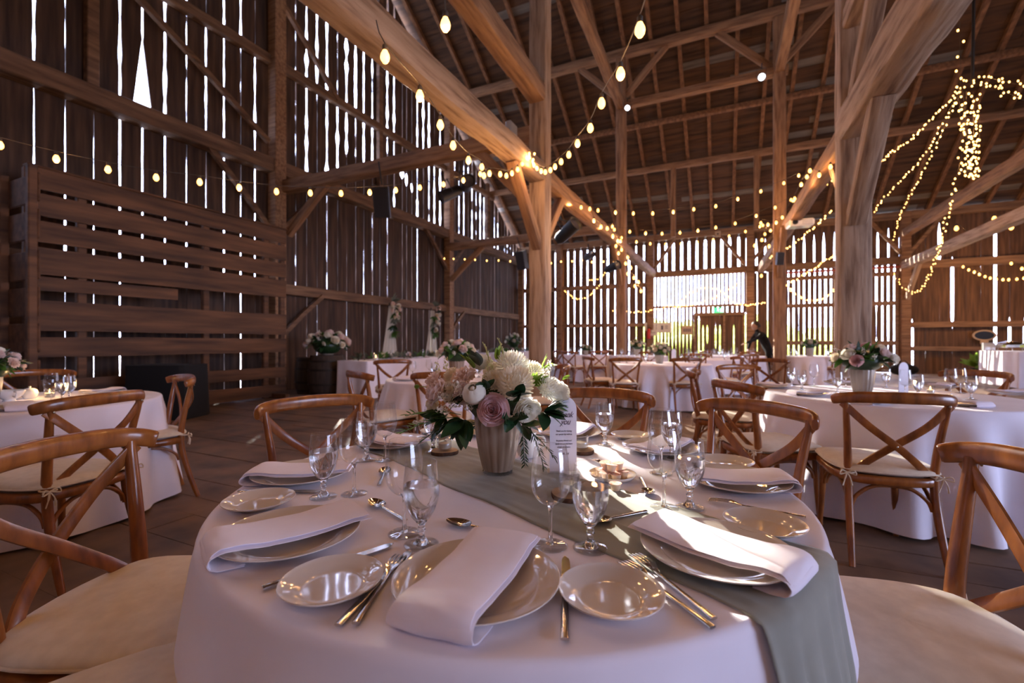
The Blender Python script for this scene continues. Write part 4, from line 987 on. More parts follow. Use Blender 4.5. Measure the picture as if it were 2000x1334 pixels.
# candles on wood slices, creamers, small items
def candle(px, py, label, lit=True):
    p = G(px, py, TH); t = thing('tea_light', label, 'candle', p+Vector((0, 0, .0145)))
    mb = MB(); mb.lathe([(.024, 0), (.026, .004), (.027, .045), (.0255, .045), (.0245, .006), (.001, .006)], 24); mb.build('glass_cup', M_thin, t, smooth='all')
    mb = MB(); mb.lathe([(.001, .007), (.022, .007), (.022, .024), (.001, .024)], 20); mb.build('wax', M_wax, t, smooth=40)
    s_ = MB(); n = 26
    s_.lathe([(.001, 0), (.047, 0), (.049, .004), (.049, .010), (.047, .0135), (.001, .0135)], n, mod=lambda a, z: 1+.05*math.sin(a*3+px))
    s_.m = [0 if i//n in (0, 4) else 1 for i in range(len(s_.f))]
    o = s_.build('wood_slice', [M_slice, M_bark], loc=p, smooth=40); tag(o, 'bark-edged wood slice under the '+label, 'coaster')
candle(868, 886, 'tea light left of the vase, below the dark leaves'); candle(1112, 972, 'tea light behind the front centre wine glass'); candle(1135, 884, 'tea light right of the menu card')
# creamers in a shallow dish
p = G(1196, 935, TH); mb = MB(); mb.lathe([(.001, .002), (.045, .002), (.06, .010), (.068, .018), (.069, .018), (.062, .008), (.045, 0), (.001, 0)], 32)
o = mb.build('shallow_dish', M_plate, loc=p, smooth='all'); tag(o, 'shallow dish holding the little creamer cups', 'dish')
mb = MB(); mb.lathe([(.0105, 0), (.0145, .019), (.001, .019)], 14, cap0=True); CR = mb.mesh('creamer_cup', M_cream, 40)
mb = MB(); mb.lathe([(.001, .0195), (.0172, .0195), (.0172, .0203), (.001, .0203)], 14, mod=lambda a, z: 1+.10*max(0, math.cos(a))**6)
M_foil = varied('peach_foil', (.80, .62, .55), (.62, .20, .12), (60, 60, 60), 2, .35, 0); FL = mb.mesh('foil_lid', M_foil, 40)
rr = random.Random(5); pos = [(rr.uniform(-.004, .004)+.031*math.cos(q)*r_, rr.uniform(-.004, .004)+.031*math.sin(q)*r_, h_) for q, r_, h_ in
      [(k*PI/3, 1.0, .004) for k in range(6)]+[(0, 0, .004)]+[(PI/5+k*2*PI/3, .62, .0255) for k in range(3)]]
nm = ['on the rim side facing the lone goblet', 'at the back of the dish', 'at the back left of the dish', 'at the left end of the dish', 'at the front left of the dish', 'at the front of the dish', 'in the middle under the others', 'on top at the right', 'on top at the back', 'on top at the left']
for (x, y, h_), l_ in zip(pos, nm):
    c = link('creamer', CR, None, p+Vector((x, y, h_)), (rr.uniform(-.12, .12), rr.uniform(-.12, .12), rr.uniform(0, 6))); link('foil_lid', FL, c); tag(c, 'small peach creamer cup '+l_, 'creamer', 'creamers in the dish')
c = link('creamer', CR, None, G(1202, 958, TH), (0, 0, 1)); link('foil_lid', FL, c); tag(c, 'small peach creamer cup standing alone in front of the dish', 'creamer', 'creamers in the dish')
# milk jug behind vase and salt shaker
p = G(1032, 893, TH); t = thing('milk_jug', 'round white jug just behind the fluted vase', 'jug', p)
mb = MB(); mb.lathe([(.022, 0), (.036, .008), (.044, .03), (.042, .052), (.030, .07), (.027, .082), (.030, .088), (.028, .088), (.025, .08), (.028, .068), (.04, .05), (.042, .03), (.034, .01), (.001, .006)], 32, cap0=True)
mb.build('body', M_white, t, smooth='all'); mb = MB(); mb.sweep(cat([(.028, 0, .078), (.055, 0, .075), (.062, 0, .05), (.043, 0, .03)], 5), .004, n=8); mb.build('handle', M_white, t, smooth=True)
# menu card : arched card in a clear stand
z0 = 1.40; p = W((1100-1000)/F*z0, z0, TH); t = thing('menu_card', 'white arched card with script lettering right of the bouquet', 'sign', p, YAW*0+facing(.05, -1)+PI)
cw, chh = .083, .232; arc = [(-cw/2, .004), (cw/2, .004)]+[(cw/2*math.cos(a_*PI/16), .004+chh-cw/2+cw/2*math.sin(a_*PI/16)) for a_ in range(17)]
mb = MB(); vs = [(x, 0, y) for x, y in arc]+[(x, .0025, y) for x, y in arc]; n = len(arc); mb.add(vs, [tuple(range(n)), tuple(range(2*n-1, n-1, -1))]+[(i, i+n, (i+1) % n+n, (i+1) % n) for i in range(n)])
mb.build('card', M_paper, t)
mb = MB(); mb.box((0, .006, .058), (cw+.004, .002, .108)); mb.box((0, .001, .003), (cw+.02, .05, .006), bev=.002); mb.build('acrylic_stand', M_thin, t)
def text(body, parent, loc, size, mt, rot=(PI/2, 0, 0), shear=0, ex=.0002, name='lettering', sx=1.0, align='CENTER'):
    c = bpy.data.curves.new(name, 'FONT'); c.body = body; c.size = size; c.align_x = align; c.align_y = 'CENTER'; c.extrude = ex; c.shear = shear; c.space_character = .95
    c.materials.append(mt); o = bpy.data.objects.new(name, c); C.objects.link(o)
    bpy.context.view_layer.update(); me = bpy.data.meshes.new_from_object(o); bpy.data.objects.remove(o); o = bpy.data.objects.new(name, me); C.objects.link(o); o.parent = parent; o.location = loc; o.rotation_euler = rot; o.scale = (sx, 1, 1); return o
text('Thank', t, (.004, -.0006, .178), .026, M_ink, shear=.45, sx=.8); text('you', t, (.006, -.0006, .156), .026, M_ink, shear=.45, sx=.8)
for i, l_ in enumerate(('Thank you for sharing', 'our special day with us.', '', 'As guests, friends and', 'family you are the heart', 'of our celebration.', '', 'love, us')):
    if l_: text(l_, t, (.002, -.0006, .128-.0098*i), .0068 if i < 7 else .012, M_ink, shear=.15 if i < 7 else .45, sx=.85)

# ------------------------------------------------------------------ flowers
def rosette(layers, seed, nu=6, nv=6, jit=.1, ruf=.0):
    """nested cupped petals. layer = (count, radius, base z, height, flare, span)"""
    mb = MB(); rr = random.Random(seed)
    for li, (cnt, ro, zb, hf, fl, sp) in enumerate(layers):
        for k in range(cnt):
            a = 2*PI*(k+.5*(li % 2))/cnt+rr.uniform(-jit, jit); s0 = rr.uniform(.93, 1.07); half = PI/cnt*sp; tz = rr.uniform(-.04, .04); sd = rr.random()*9
            def fn(u, v):
                x = (v-.5)*2; rho = ro*s0*math.sin(min(1, .12+u*1.15)*PI/2)**.75+fl*u**3+.035*x*(1 if k % 2 else -1)
                rho += .05*fl*x*x*u*3
                zz = zb+tz+hf*u*(1-.30*x*x*u)-.5*fl*max(0, u-.72)**1.1*1.6
                az = a+x*half*(.55+.45*min(1, u*2))
                e = ruf*nz(x*4+sd, u*3, sd)*u
                return Vector(((rho+e)*math.cos(az), (rho+e)*math.sin(az), zz+e*.7))
            mb.grid(fn, nu, nv)
    return mb
def rose_mesh(m, R_=1.0, seed=1, name='rose'):
    L = [(2, .05, .1, .72, .0, 1.5), (3, .12, .05, .76, .02, 1.35), (3, .21, .0, .80, .03, 1.35), (3, .31, -.1, .88, .05, 1.35), (4, .43, -.25, .98, .07, 1.3), (4, .56, -.4, 1.05, .10, 1.3), (5, .68, -.55, 1.08, .14, 1.3), (5, .76, -.62, .98, .22, 1.2), (5, .80, -.66, .76, .36, 1.0)]
    return rosette(L, seed).mesh(name, m, 'all')
def ranun_mesh(m, seed=2):
    mb = MB(); rr = random.Random(seed)
    for li in range(11):
        rf = 1-li*.085
        for k in range(6):
            a0 = 2*PI*k/6+li*.55
            def fn(u, v):
                x = (v-.5)*2; th = PI*(.98-u*(.865-.016*li)); az = a0+x*.75
                q = rf*(1+.02*x); return Vector((q*math.sin(th)*math.cos(az), q*math.sin(th)*math.sin(az), q*math.cos(th)*.86*(1-.10*x*x*u)+.03*li))
            mb.grid(fn, 8, 5)
    mb.ball((0, 0, .55), .27, 8, 6)
    return mb.mesh('ranunculus', m, 'all')
def mum_mesh(m, seed=3, n=190, ln=.42):
    mb = MB(); rr = random.Random(seed)
    for i in range(n):
        t = (i+.5)/n; ph = math.acos(1-1.45*t); a = i*2.399963; d = Vector((math.sin(ph)*math.cos(a), math.sin(ph)*math.sin(a), math.cos(ph)*.82))
        side = d.cross(Vector((0, 0, 1))); side = side.normalized() if side.length > .01 else Vector((1, 0, 0)); up = side.cross(d).normalized()
        l = ln*rr.uniform(.85, 1.1); base = d*(.62)
        def fn(u, v, d=d, side=side, up=up, l=l, base=base):
            w_ = .085*math.sin(PI*(.15+.75*u)); x = (v-.5)*2
            return base+d*l*u+side*x*w_+up*(.16*u*u*1.0-.04*x*x)*(-1 if False else 1)
        mb.grid(fn, 3, 2)
    mb.ball((0, 0, -.05), .62, 10, 8, (1, 1, .8))
    return mb.mesh('chrysanthemum', m, 'all')
def spray_mesh(m, seed, n=16):       # a stalk head of many small blossoms
    mb = MB(); rr = random.Random(seed)
    for i in range(n):
        t = i/n; a = i*2.4; r_ = .34*(1-.55*t); c = Vector((r_*math.cos(a), r_*math.sin(a), -.9+1.7*t)); d = Vector((math.cos(a), math.sin(a), .5)).normalized()
        s_ = d.cross(Vector((0, 0, 1))).normalized(); u_ = s_.cross(d)
        for k in range(5):
            q = 2*PI*k/5+rr.random(); e = (s_*math.cos(q)+u_*math.sin(q)); f = d.cross(e)
            R0 = .24*(1-.3*t); v0 = len(mb.v)
            mb.add([c, c+e*R0*.55+f*R0*.32+d*.07, c+e*R0+f*R0*.1+d*.03, c+e*R0-f*R0*.1+d*.03, c+e*R0*.55-f*R0*.32+d*.07], [(0, 1, 2, 3, 4)])
        mb.ball(c+d*.03, .045, 6, 4)
    return mb.mesh('stock_spray', m, 'all')
def leaf_fn(L, w_, droop=.2, fold=.15):
    def fn(u, v):
        x = (v-.5)*2; ww = w_*math.sin(PI*min(1, u**.85))**.8
        return Vector((x*ww, L*u, -droop*L*u*u+fold*abs(x)*ww))
    return fn
def leaf_cluster(mb, base, d, n, L, w_, rr, spread=.5, droop=.2, nu=7):
    d = Vector(d).normalized(); q = d.to_track_quat('Y', 'Z').to_matrix().to_4x4()
    for i in range(n):
        M = Matrix.Translation(Vector(base)) @ q @ Matrix.Rotation(rr.uniform(-spread, spread), 4, 'Z') @ Matrix.Rotation(rr.uniform(-spread, spread)*.7, 4, 'X') @ Matrix.Rotation(rr.uniform(-.6, .6), 4, 'Y')
        f = leaf_fn(L*rr.uniform(.75, 1.1), w_*rr.uniform(.85, 1.1), droop); vs = []
        mb.grid(lambda u, v: M @ f(u, v), nu, 4)
def frond(mb, base, d, L, n, bl, bw, rr, droop=.25):
    d = Vector(d).normalized(); q = d.to_track_quat('Y', 'Z').to_matrix().to_4x4(); M0 = Matrix.Translation(Vector(base)) @ q
    sp = [Vector((.02*L*math.sin(t*3), L*t, -droop*L*t*t)) for t in [i/8 for i in range(9)]]
    mb.sweep([M0 @ p for p in sp], .0012, n=5)
    for i in range(n):
        t = .15+.85*i/n; p = Vector((0, L*t, -droop*L*t*t)); s_ = 1 if i % 2 else -1; ll = bl*(1-.45*t)*rr.uniform(.85, 1.1)
        M = M0 @ Matrix.Translation(p) @ Matrix.Rotation(-s_*math.radians(38+rr.uniform(-8, 8)), 4, 'Z') @ Matrix.Rotation(rr.uniform(-.3, .35), 4, 'X') @ Matrix.Rotation(rr.uniform(-.5, .5), 4, 'Y')
        f = leaf_fn(ll, bw, .15, .1); mb.grid(lambda u, v: M @ f(u, v), 4, 2)
FM = dict(rose_m=rose_mesh(M_pm, 1, 1), rose_b=rose_mesh(M_pp, 1, 5), rose_w=rose_mesh(M_pw, 1, 7), rose_c=rose_mesh(M_pc, 1, 9), carn=rosette([(6, .12, -.1, .75, .12, 1.2), (8, .28, -.2, .85, .2, 1.2), (9, .42, -.3, .85, .3, 1.2), (10, .55, -.4, .8, .38, 1.2), (11, .65, -.45, .62, .42, 1.2)], 4, jit=.25, ruf=.16).mesh('carnation', M_pb, 'all'),
          ran=ranun_mesh(M_pw), mum=mum_mesh(M_pc), mumw=mum_mesh(M_pw, 8, 150), spray=spray_mesh(M_pw, 3), sprayp=spray_mesh(M_pp, 5), spraybud=spray_mesh(M_py, 7))
NAMES = dict(rose_m='rose', rose_b='rose', rose_w='rose', rose_c='rose', carn='carnation', ran='ranunculus', mum='chrysanthemum', mumw='chrysanthemum', spray='stock_flower', sprayp='stock_flower', spraybud='flower_bud')
def flower(kind, p, r_, d, parent, lab=None, spin=0):
    o = link(NAMES[kind], FM[kind], parent, p); o.scale = (r_,)*3
    o.rotation_euler = (Vector(d).normalized().to_track_quat('Z', 'Y').to_matrix() @ Matrix.Rotation(spin, 3, 'Z')).to_euler()
    if lab: o['label'] = lab
    return o
def fluted(mb, r0, r1, h_, n=18, N=72, base=.0, depth=.07):
    prof = [(r0+(r1-r0)*math.sin(t*PI/2)**.9, base+(h_-base)*t) for t in [i/12 for i in range(13)]]
    mb.lathe([(.001, base+.001)]+prof, N, mod=lambda a, z: 1+depth*abs(math.sin(n*a/2))-depth*.5)
    mb.lathe([(r1*.97, h_), (r1*.93, h_-.03), (r0*.8, base+.02)], N, mod=lambda a, z: 1+depth*.5*abs(math.sin(n*a/2))-depth*.5)

# main bouquet, built in camera-aligned axes (x right, y away, z up)
zc = 1.40; vp = W((972-1000)/F*zc, zc, TH)
bq = thing('flower_arrangement', 'large white, cream and mauve bouquet in a taupe fluted vase on the near table', 'bouquet', vp, YAW)
mb = MB(); fluted(mb, .044, .070, .185, 16, 96, .012, .06); v_ = mb.build('vase', M_vase, bq, smooth=70)
mb = MB(); mb.lathe([(.001, 0), (.042, 0), (.045, .004), (.044, .014), (.001, .014)], 64, mod=lambda a, z: 1+.04*math.sin(a*22)); mb.build('vase_foot', M_glass, v_, smooth=50)
def bp(px, py, dy=0.0):     # place on the bouquet from photo pixels, dy = depth offset
    z = zc+dy; return Vector(((px-1000)/F*z-(972-1000)/F*zc, dy, EYE-(py-HZ)/F*z-TH))
BF = [('rose_m', 963, 800, -.115, .036, (-.05, -1, .25), 'dusty mauve rose facing the camera'), ('ran', 926, 768, -.10, .0345, (-.15, -.8, .75), 'white ranunculus with a green eye'),
      ('mum', 1006, 750, -.075, .050, (.1, -.75, .65), 'big cream chrysanthemum'), ('mumw', 1000, 712, .0, .045, (0, -.4, 1), 'pale chrysanthemum at the top'), ('mumw', 1071, 758, -.03, .036, (.6, -.6, .6), 'sunlit white flower on the right'),
      ('rose_w', 1092, 765, .0, .034, (.9, -.3, .6), 'sunlit white rose'), ('rose_w', 1028, 802, -.09, .030, (.5, -1, -.1), 'white rose low in front'), ('rose_w', 1040, 802, -.07, .026, (.8, -.8, -.2), None),
      ('carn', 905, 735, -.02, .032, (-.3, -.5, .9), 'peach carnation'), ('rose_c', 884, 733, .03, .028, (-.5, 0, 1), None), ('rose_b', 851, 765, -.03, .032, (-.9, -.4, .5), 'blush rose on the left'), ('carn', 846, 742, .02, .028, (-.9, 0, .6), None),
      ('spray', 866, 775, -.06, .030, (-.5, -.8, .4), None), ('spray', 893, 757, -.08, .030, (-.2, -.6, .8), None), ('sprayp', 868, 748, -.01, .028, (-.4, -.1, 1), None), ('spray', 888, 790, -.08, .026, (-.3, -1, 0), None),
      ('rose_c', 845, 790, -.01, .024, (-1, -.4, 0), None), ('rose_b', 905, 768, -.06, .026, (-.3, -.9, .3), None), ('spray', 862, 800, -.05, .03, (-.5, -.8, .1), None), ('rose_w', 880, 762, -.03, .028, (-.5, -.6, .6), None), ('spray', 912, 795, -.09, .026, (-.2, -1, .1), None), ('mumw', 965, 745, -.05, .034, (-.2, -.6, .7), None), ('spraybud', 854, 716, .02, .020, (-.2, 0, 1), 'green flower bud'), ('spraybud', 871, 708, .02, .020, (.0, 0, 1), 'green flower bud'), ('spray', 1072, 713, .03, .020, (.15, 0, 1), 'white stock flower standing up on the right'),
      ('rose_w', 940, 708, .03, .030, (-.2, .2, 1), None), ('mumw', 1040, 725, .05, .034, (.5, .3, 1), None), ('rose_c', 965, 725, .08, .03, (0, .8, .8), None), ('ran', 1020, 770, .09, .03, (.3, .9, .3), None), ('rose_w', 930, 770, .1, .032, (-.3, .9, .3), None),
      ('spraybud', 958, 718, -.03, .030, (-.1, -.3, 1), 'cream astilbe plume'), ('spraybud', 948, 742, -.05, .026, (-.1, -.6, .8), None), ('spray', 1068, 735, .02, .022, (.4, 0, 1), None)]
for i, (k, x, y, dy, r_, d, lb) in enumerate(BF): flower(k, bp(x, y, dy), r_*(1.0 if k == 'ran' else 1.12), d, bq, lb, i*1.3)
rr = random.Random(77)
for (x0, y0, dy, d, n, L, w_, m, sp, nm_) in ((905, 820, -.07, (-.5, -.7, -.75), 9, .085, .022, M_leafd, .9, 'dark_leaves'), (870, 815, -.05, (-.8, -.5, -.3), 6, .075, .02, M_leafd, .8, 'dark_leaves'),
        (1000, 815, -.10, (.2, -.8, -.6), 8, .055, .019, M_leafd, 1.1, 'dark_leaves'), (1062, 805, -.05, (.8, -.6, .1), 9, .07, .021, M_leafd, 1.0, 'dark_leaves'), (1010, 775, -.12, (.3, -.8, .4), 5, .05, .018, M_leafd, 1.0, 'dark_leaves'),
        (950, 760, -.09, (-.1, -.7, .7), 4, .045, .014, M_leafd, .9, 'dark_leaves'), (925, 720, .0, (-.4, -.2, 1), 4, .07, .017, M_leafy, .6, 'green_leaves'), (1045, 755, -.03, (.4, -.5, .9), 8, .05, .012, M_leafy, .8, 'green_leaves'), (1060, 720, .03, (.6, 0, 1), 5, .05, .012, M_leafy, .7, 'green_leaves'),
        (937, 715, -.02, (-.25, -.3, 1), 5, .065, .015, M_leafg, .5, 'grey_leaves'), (975, 705, .02, (.1, 0, 1), 3, .05, .016, M_leafy, .7, 'green_leaves'), (940, 830, .06, (-.3, .8, -.1), 8, .07, .02, M_leafd, 1.2, 'dark_leaves'), (1020, 830, .07, (.4, .8, -.1), 8, .07, .02, M_leafd, 1.2, 'dark_leaves'),
        (900, 780, -.05, (-.7, -.5, -.1), 6, .06, .014, M_leafd, 1, 'dark_leaves'), (1085, 790, .0, (.9, -.3, .1), 5, .055, .018, M_leaf, .8, 'green_leaves'), (1098, 742, .02, (.7, 0, .9), 3, .035, .007, M_leafy, .7, 'green_leaves')):
    mb = MB(); leaf_cluster(mb, bp(x0, y0, dy), d, n, L, w_, rr, sp); mb.build(nm_, m, bq, smooth='all')
for (x0, y0, dy, d, L, n, bl, bw, m) in ((895, 815, -.05, (-1, -.45, .05), .17, 26, .05, .0032, M_leaf), (900, 810, -.03, (-1, -.1, .25), .16, 24, .05, .003, M_leaf), (890, 825, -.05, (-1, -.4, -.28), .14, 22, .045, .003, M_leafd),
        (1035, 835, -.08, (.45, -.5, -.75), .12, 24, .03, .002, M_leafd), (1030, 838, -.07, (.75, -.4, -.45), .12, 22, .03, .002, M_leafd), (1020, 838, -.08, (.12, -.45, -.9), .10, 20, .028, .002, M_leafd), (955, 705, .0, (-.12, -.1, 1), .06, 20, .012, .003, M_py), (985, 700, .01, (-.12, -.1, 1), .065, 20, .012, .003, M_py)):
    mb = MB(); frond(mb, bp(x0, y0, dy), d, L, n, bl, bw, rr); mb.build('fern_frond', m, bq, smooth='all')
mb = MB(); mb.ball((0, 0, .23), .085, 12, 8, (1.15, 1, .75)); core = mb.build('foliage_core', M_leafd, bq, smooth='all')
for i, v in enumerate(core.data.vertices): v.co += Vector((nz(v.co.x*30, i), nz(v.co.y*30, i*2.), nz(v.co.z*30, i*3.)))*.02
mb = MB(); mb.sweep(cat([bp(850, 765), bp(832, 756), bp(815, 755)], 4), .0012, n=5); mb.ball(bp(814, 755), .007, 8, 6, (1.2, 1, 1)); mb.build('bud_stem', M_leafy, bq, smooth='all')

def arrangement(p, label, seed, vase='zinc', S_=1.0, palette=('rose_m', 'rose_b', 'rose_w', 'spray', 'rose_c'), n=16, wide=.17, hgt=.12, vh=.16, cat_='bouquet', group=None, leafm=None, top=0.0):
    t = thing('flower_arrangement', label, cat_, p, seed*1.7, group); rr = random.Random(seed)
    if vase:
        mb = MB(); fluted(mb, .055*S_, .080*S_, vh*S_, 16, 64, 0, .09); mb.build('vase', M_vasez if vase == 'zinc' else M_vase, t, smooth=70)
    else: vh = top
    cz = (vh+.05)*S_
    for i in range(n):
        a = i*2.39996; ph = math.acos(1-.98*(i+.5)/n); d = Vector((math.sin(ph)*math.cos(a), math.sin(ph)*math.sin(a), math.cos(ph)))
        q = Vector((d.x*wide*S_, d.y*wide*S_, cz+d.z*hgt*S_)); flower(palette[i % len(palette)], q*1.0, rr.uniform(.034, .046)*S_, d+Vector((0, 0, .15)), t, None, i)
    mb = MB(); m2 = MB()
    for i in range(16):
        a = i*2.39996+.7; ph = .5+1.2*(i/16); d = Vector((math.sin(ph)*math.cos(a), math.sin(ph)*math.sin(a), math.cos(ph)))
        leaf_cluster(mb if i % 2 else m2, Vector((d.x*wide*.65*S_, d.y*wide*.65*S_, cz+d.z*hgt*.6*S_)), d+Vector((0, 0, -.15)), 5, .11*S_, .022*S_, rr, .8, .25, 4)
    mb.build('dark_leaves', M_leafd, t, smooth='all'); m2.build('green_leaves', leafm or M_leaf, t, smooth='all')
    mb = MB(); mb.ball((0, 0, cz), .7*wide*S_, 10, 8, (1, 1, hgt/wide)); mb.build('foliage_core', M_leafd, t, smooth='all')
    return t
arrangement(W(2.74, 3.56, TH), 'mauve rose and white lily bouquet in a fluted zinc vase, right-hand table', 3, 'zinc', 1.0, ('rose_m', 'spray', 'rose_b', 'rose_c', 'rose_w', 'spray'), 20, .20, .12, .20)
arrangement(W(-.62, 5.1, TH), 'pink and white bouquet in a dark fluted vase behind the near bouquet', 4, 'taupe', 1.05, ('rose_b', 'rose_w', 'rose_b', 'spray'), 18, .19, .14, .20)
arrangement(W(2.72, 8.4, TH), 'white bouquet on the far centre table', 5, 'zinc', 1.0, ('rose_w', 'mumw', 'rose_c', 'spray'), 18, .19, .14, .18)
arrangement(W(3.6, 9.9, TH-.75+.75) if False else W(3.55, 12.9, TH), 'loose white bouquet beyond the far centre table', 6, 'zinc', 1.1, ('rose_w', 'spray', 'rose_c'), 14, .2, .15, .2)
arrangement(W(-3.42, 2.95, TH), 'blush bouquet cut by the left picture edge', 7, 'zinc', 1.0, ('rose_b', 'rose_w', 'carn'), 16, .17, .12, .18)
arrangement(W(2.2, 13.6, TH), 'low beige bouquet on the back left table', 8, 'zinc', 1.0, ('rose_c', 'rose_w'), 12, .16, .10, .14)
arrangement(W(8.25, 12.6, TH), 'white bouquet by the sliding door', 9, 'zinc', 1.2, ('rose_w', 'spray'), 12, .16, .14, .2)
# wine barrels with flowers by the wall
def barrel(p, label, r_=.31, h_=.82):
    t = thing('wine_barrel', label, 'barrel', p)
    mb = MB(); mb.lathe([(.001, 0), (r_*.84, 0)]+[(r_*(.84+.16*math.sin(PI*i/12)), h_*i/12) for i in range(1, 12)]+[(r_*.84, h_), (.001, h_)], 40, mod=lambda a, z: 1+.006*abs(math.sin(a*13))); mb.build('staves', M_barrel, t, smooth=40)
    for z in (.08, .26, .56, .74):
        f = z/h_; rr_ = r_*(.84+.16*math.sin(PI*f))+.004; mb = MB(); mb.lathe([(rr_, z-.02), (rr_+.002, z), (rr_, z+.02)], 40); mb.build('hoop', M_iron, t, smooth='all')
BP_ = W(-3.95, 9.75); barrel(BP_, 'dark wooden barrel under flowers by the gable wall', .40, .86); barrel(W(-4.5, 10.2), 'dark barrel just behind the flower-topped one', .34, .80)
arrangement(BP_+Vector((0, 0, .865)), 'wide pink and white arrangement standing on the barrel', 11, 'zinc', 1.9, ('rose_b', 'rose_w', 'spray', 'rose_c'), 22, .23, .15, .06)
BP2 = Vector((-8.6, 18.6, 0)); barrel(BP2, 'far barrel left of the centre post', .34, .8); arrangement(BP2+Vector((0, 0, .805)), 'tall white arrangement on the far barrel', 12, 'zinc', 2.0, ('rose_w', 'spray'), 16, .18, .2, .1)
# drapes with floral sprays on the wall
for (px, lbl, sd) in ((765, 'left', 21), (846, 'right', 22)):
    q = XP(px, 640, WX+.5); base = Vector((WX+.42, q.y, 0)); t = thing('wedding_drape', lbl+' white drape gathered under a hanging floral spray at the wall', 'drape', base)
    mb = MB()
    def dr(u, v):
        h_ = .45+1.75*(1-u); wd = .10+.30*u**1.3; yy = (v-.5)*2*wd-.10*u; return Vector((.05+.03*math.sin(v*26+u), yy, h_))
    mb.grid(dr, 14, 40); mb.build('fabric', M_tulle, t, smooth='all')
    mb = MB(); mb.sweep([(0, 0, 0), (0, 0, 2.3)], .02, n=8); mb.build('stand_pole', M_iron, t, smooth=True)
    f = thing('floral_spray', 'peach and green floral spray at the top of the '+lbl+' drape', 'flowers', base+Vector((.12, 0, 1.9))); rr = random.Random(sd)
    for k in range(11): flower(('rose_c', 'carn', 'rose_w')[k % 3], (.08+rr.uniform(0, .08), rr.uniform(-.16, .16), rr.uniform(-.38, .40)), rr.uniform(.05, .075), (1, rr.uniform(-.5, .5), rr.uniform(-.3, .5)), f, None, k)
    for k in range(6):
        mb = MB(); leaf_cluster(mb, (.03, rr.uniform(-.10, .10), -.45+k*.18), (.6, rr.uniform(-.6, .6), -.7 if k < 4 else .7), 12, .24, .035, rr, 1.1, .25, 4); mb.build('leaves', (M_leaf, M_leafd, M_leafg)[k % 3], f, smooth='all')
# garland on the head tables
def garland(c, ly, label, seed):
    t = thing('garland', label, 'garland', c); rr = random.Random(seed)
    for k in range(int(ly/.45)):
        mb = MB(); y = -ly/2+.45*k+.2
        for j in range(4): leaf_cluster(mb, (rr.uniform(-.1, .15), y+rr.uniform(-.2, .2), .04), (rr.uniform(-1, 1), rr.uniform(-1, 1), .9), 8, .16, .026, rr, 1.1, .3, 4)
        mb.build('greenery', (M_leafg, M_leaf, M_leafg)[k % 3], t, smooth='all')
        if k % 2: flower(('rose_w', 'rose_b')[k//2 % 2], (.1, y, .10), .05, (1, 0, .7), t)
garland(Vector((-6.75, 9.5, .768)), 4.9, 'grey green garland along the nearer head table', 4); garland(Vector((-7.15, 15.6, .768)), 3.9, 'grey green garland along the farther head table', 5)

# ------------------------------------------------------------------ settings on the other tables
def tset(tbl, tname, items):
    for kind, x, y, lb in items:
        p = G(x, y, TH); a_, z_ = None, None
        if kind in ('wine', 'water'): glass(kind, p, lb, 'glasses on the '+tname)
        elif kind == 'plate': plate(PD, 'dinner_plate', p, lb, 'plates on the '+tname)
        elif kind == 'setting':
            plate(PD, 'dinner_plate', p, 'dinner plate '+lb, 'plates on the '+tname)
            c = W(tbl[0], tbl[1]); d = p-c; nk = link('napkin', NK[1], None, p, (0, 0, math.atan2(-d.x, d.y))); nk.scale = (1, .85, 1)
            tag(nk, 'folded napkin '+lb, 'napkin', 'napkins on the '+tname)
tset(TR, 'right-hand table', [('setting', 1512, 757, 'at the left end of the right-hand table'), ('setting', 1580, 772, 'at the left front of the right-hand table'), ('setting', 1838, 757, 'at the back of the right-hand table'),
    ('setting', 1972, 770, 'at the right edge of the right-hand table'), ('setting', 1880, 791, 'at the right front of the right-hand table'), ('setting', 1690, 787, 'behind the full crossed chair back'), ('setting', 1640, 750, 'left of the zinc vase at the back'),
    ('water', 1546, 754, 'leftmost goblet on the right-hand table'), ('water', 1566, 762, 'second goblet from the left on the right-hand table'), ('wine', 1590, 754, 'wine glass left of the zinc vase, farther one'), ('water', 1636, 768, 'goblet just left of the zinc vase'), ('wine', 1652, 757, 'wine glass just left of the zinc vase'),
    ('water', 1731, 758, 'goblet right behind the zinc vase'), ('wine', 1768, 775, 'wine glass in front of the bluish card'), ('water', 1793, 776, 'goblet right of the bluish card'), ('wine', 1857, 771, 'left wine glass of the right trio'), ('wine', 1876, 768, 'middle wine glass of the right trio'), ('water', 1897, 780, 'goblet at the right of the right trio')])
tset(TL, 'left-hand table', [('wine', 100, 787, 'big wine glass on the left-hand table'), ('water', 122, 783, 'left goblet beside the big wine glass'), ('water', 136, 780, 'right goblet beside the big wine glass'), ('setting', 40, 799, 'at the front of the left-hand table'), ('setting', 200, 768, 'at the right of the left-hand table')])
tset(TM, 'middle table', [('setting', 795, 743, 'at the left of the middle table'), ('wine', 806, 741, 'left wine glass on the middle table'), ('water', 848, 739, 'goblet left of the pink bouquet'), ('wine', 838, 735, 'back wine glass on the middle table'), ('water', 935, 737, 'goblet right of the pink bouquet')])
xs = [(1210, 709), (1216, 707), (1224, 709), (1231, 706), (1239, 710), (1247, 706), (1262, 708), (1275, 711), (1330, 706), (1342, 708), (1356, 710), (1366, 712)]
ds = ['leftmost', 'second from left', 'third from left', 'fourth from left', 'fifth from left', 'sixth from left', 'seventh, left of the vase', 'just left of the white bouquet', 'just right of the white bouquet', 'fourth from the right end', 'next to last at the right', 'rightmost']
tset(TC, 'far centre table', [('wine' if i % 2 else 'water', x, y, 'glass on the far centre table, '+d) for i, ((x, y), d) in enumerate(zip(xs, ds))])
WHERE = ['right side', 'back right', 'farthest', 'back left', 'left side', 'front left', 'nearest', 'front right']
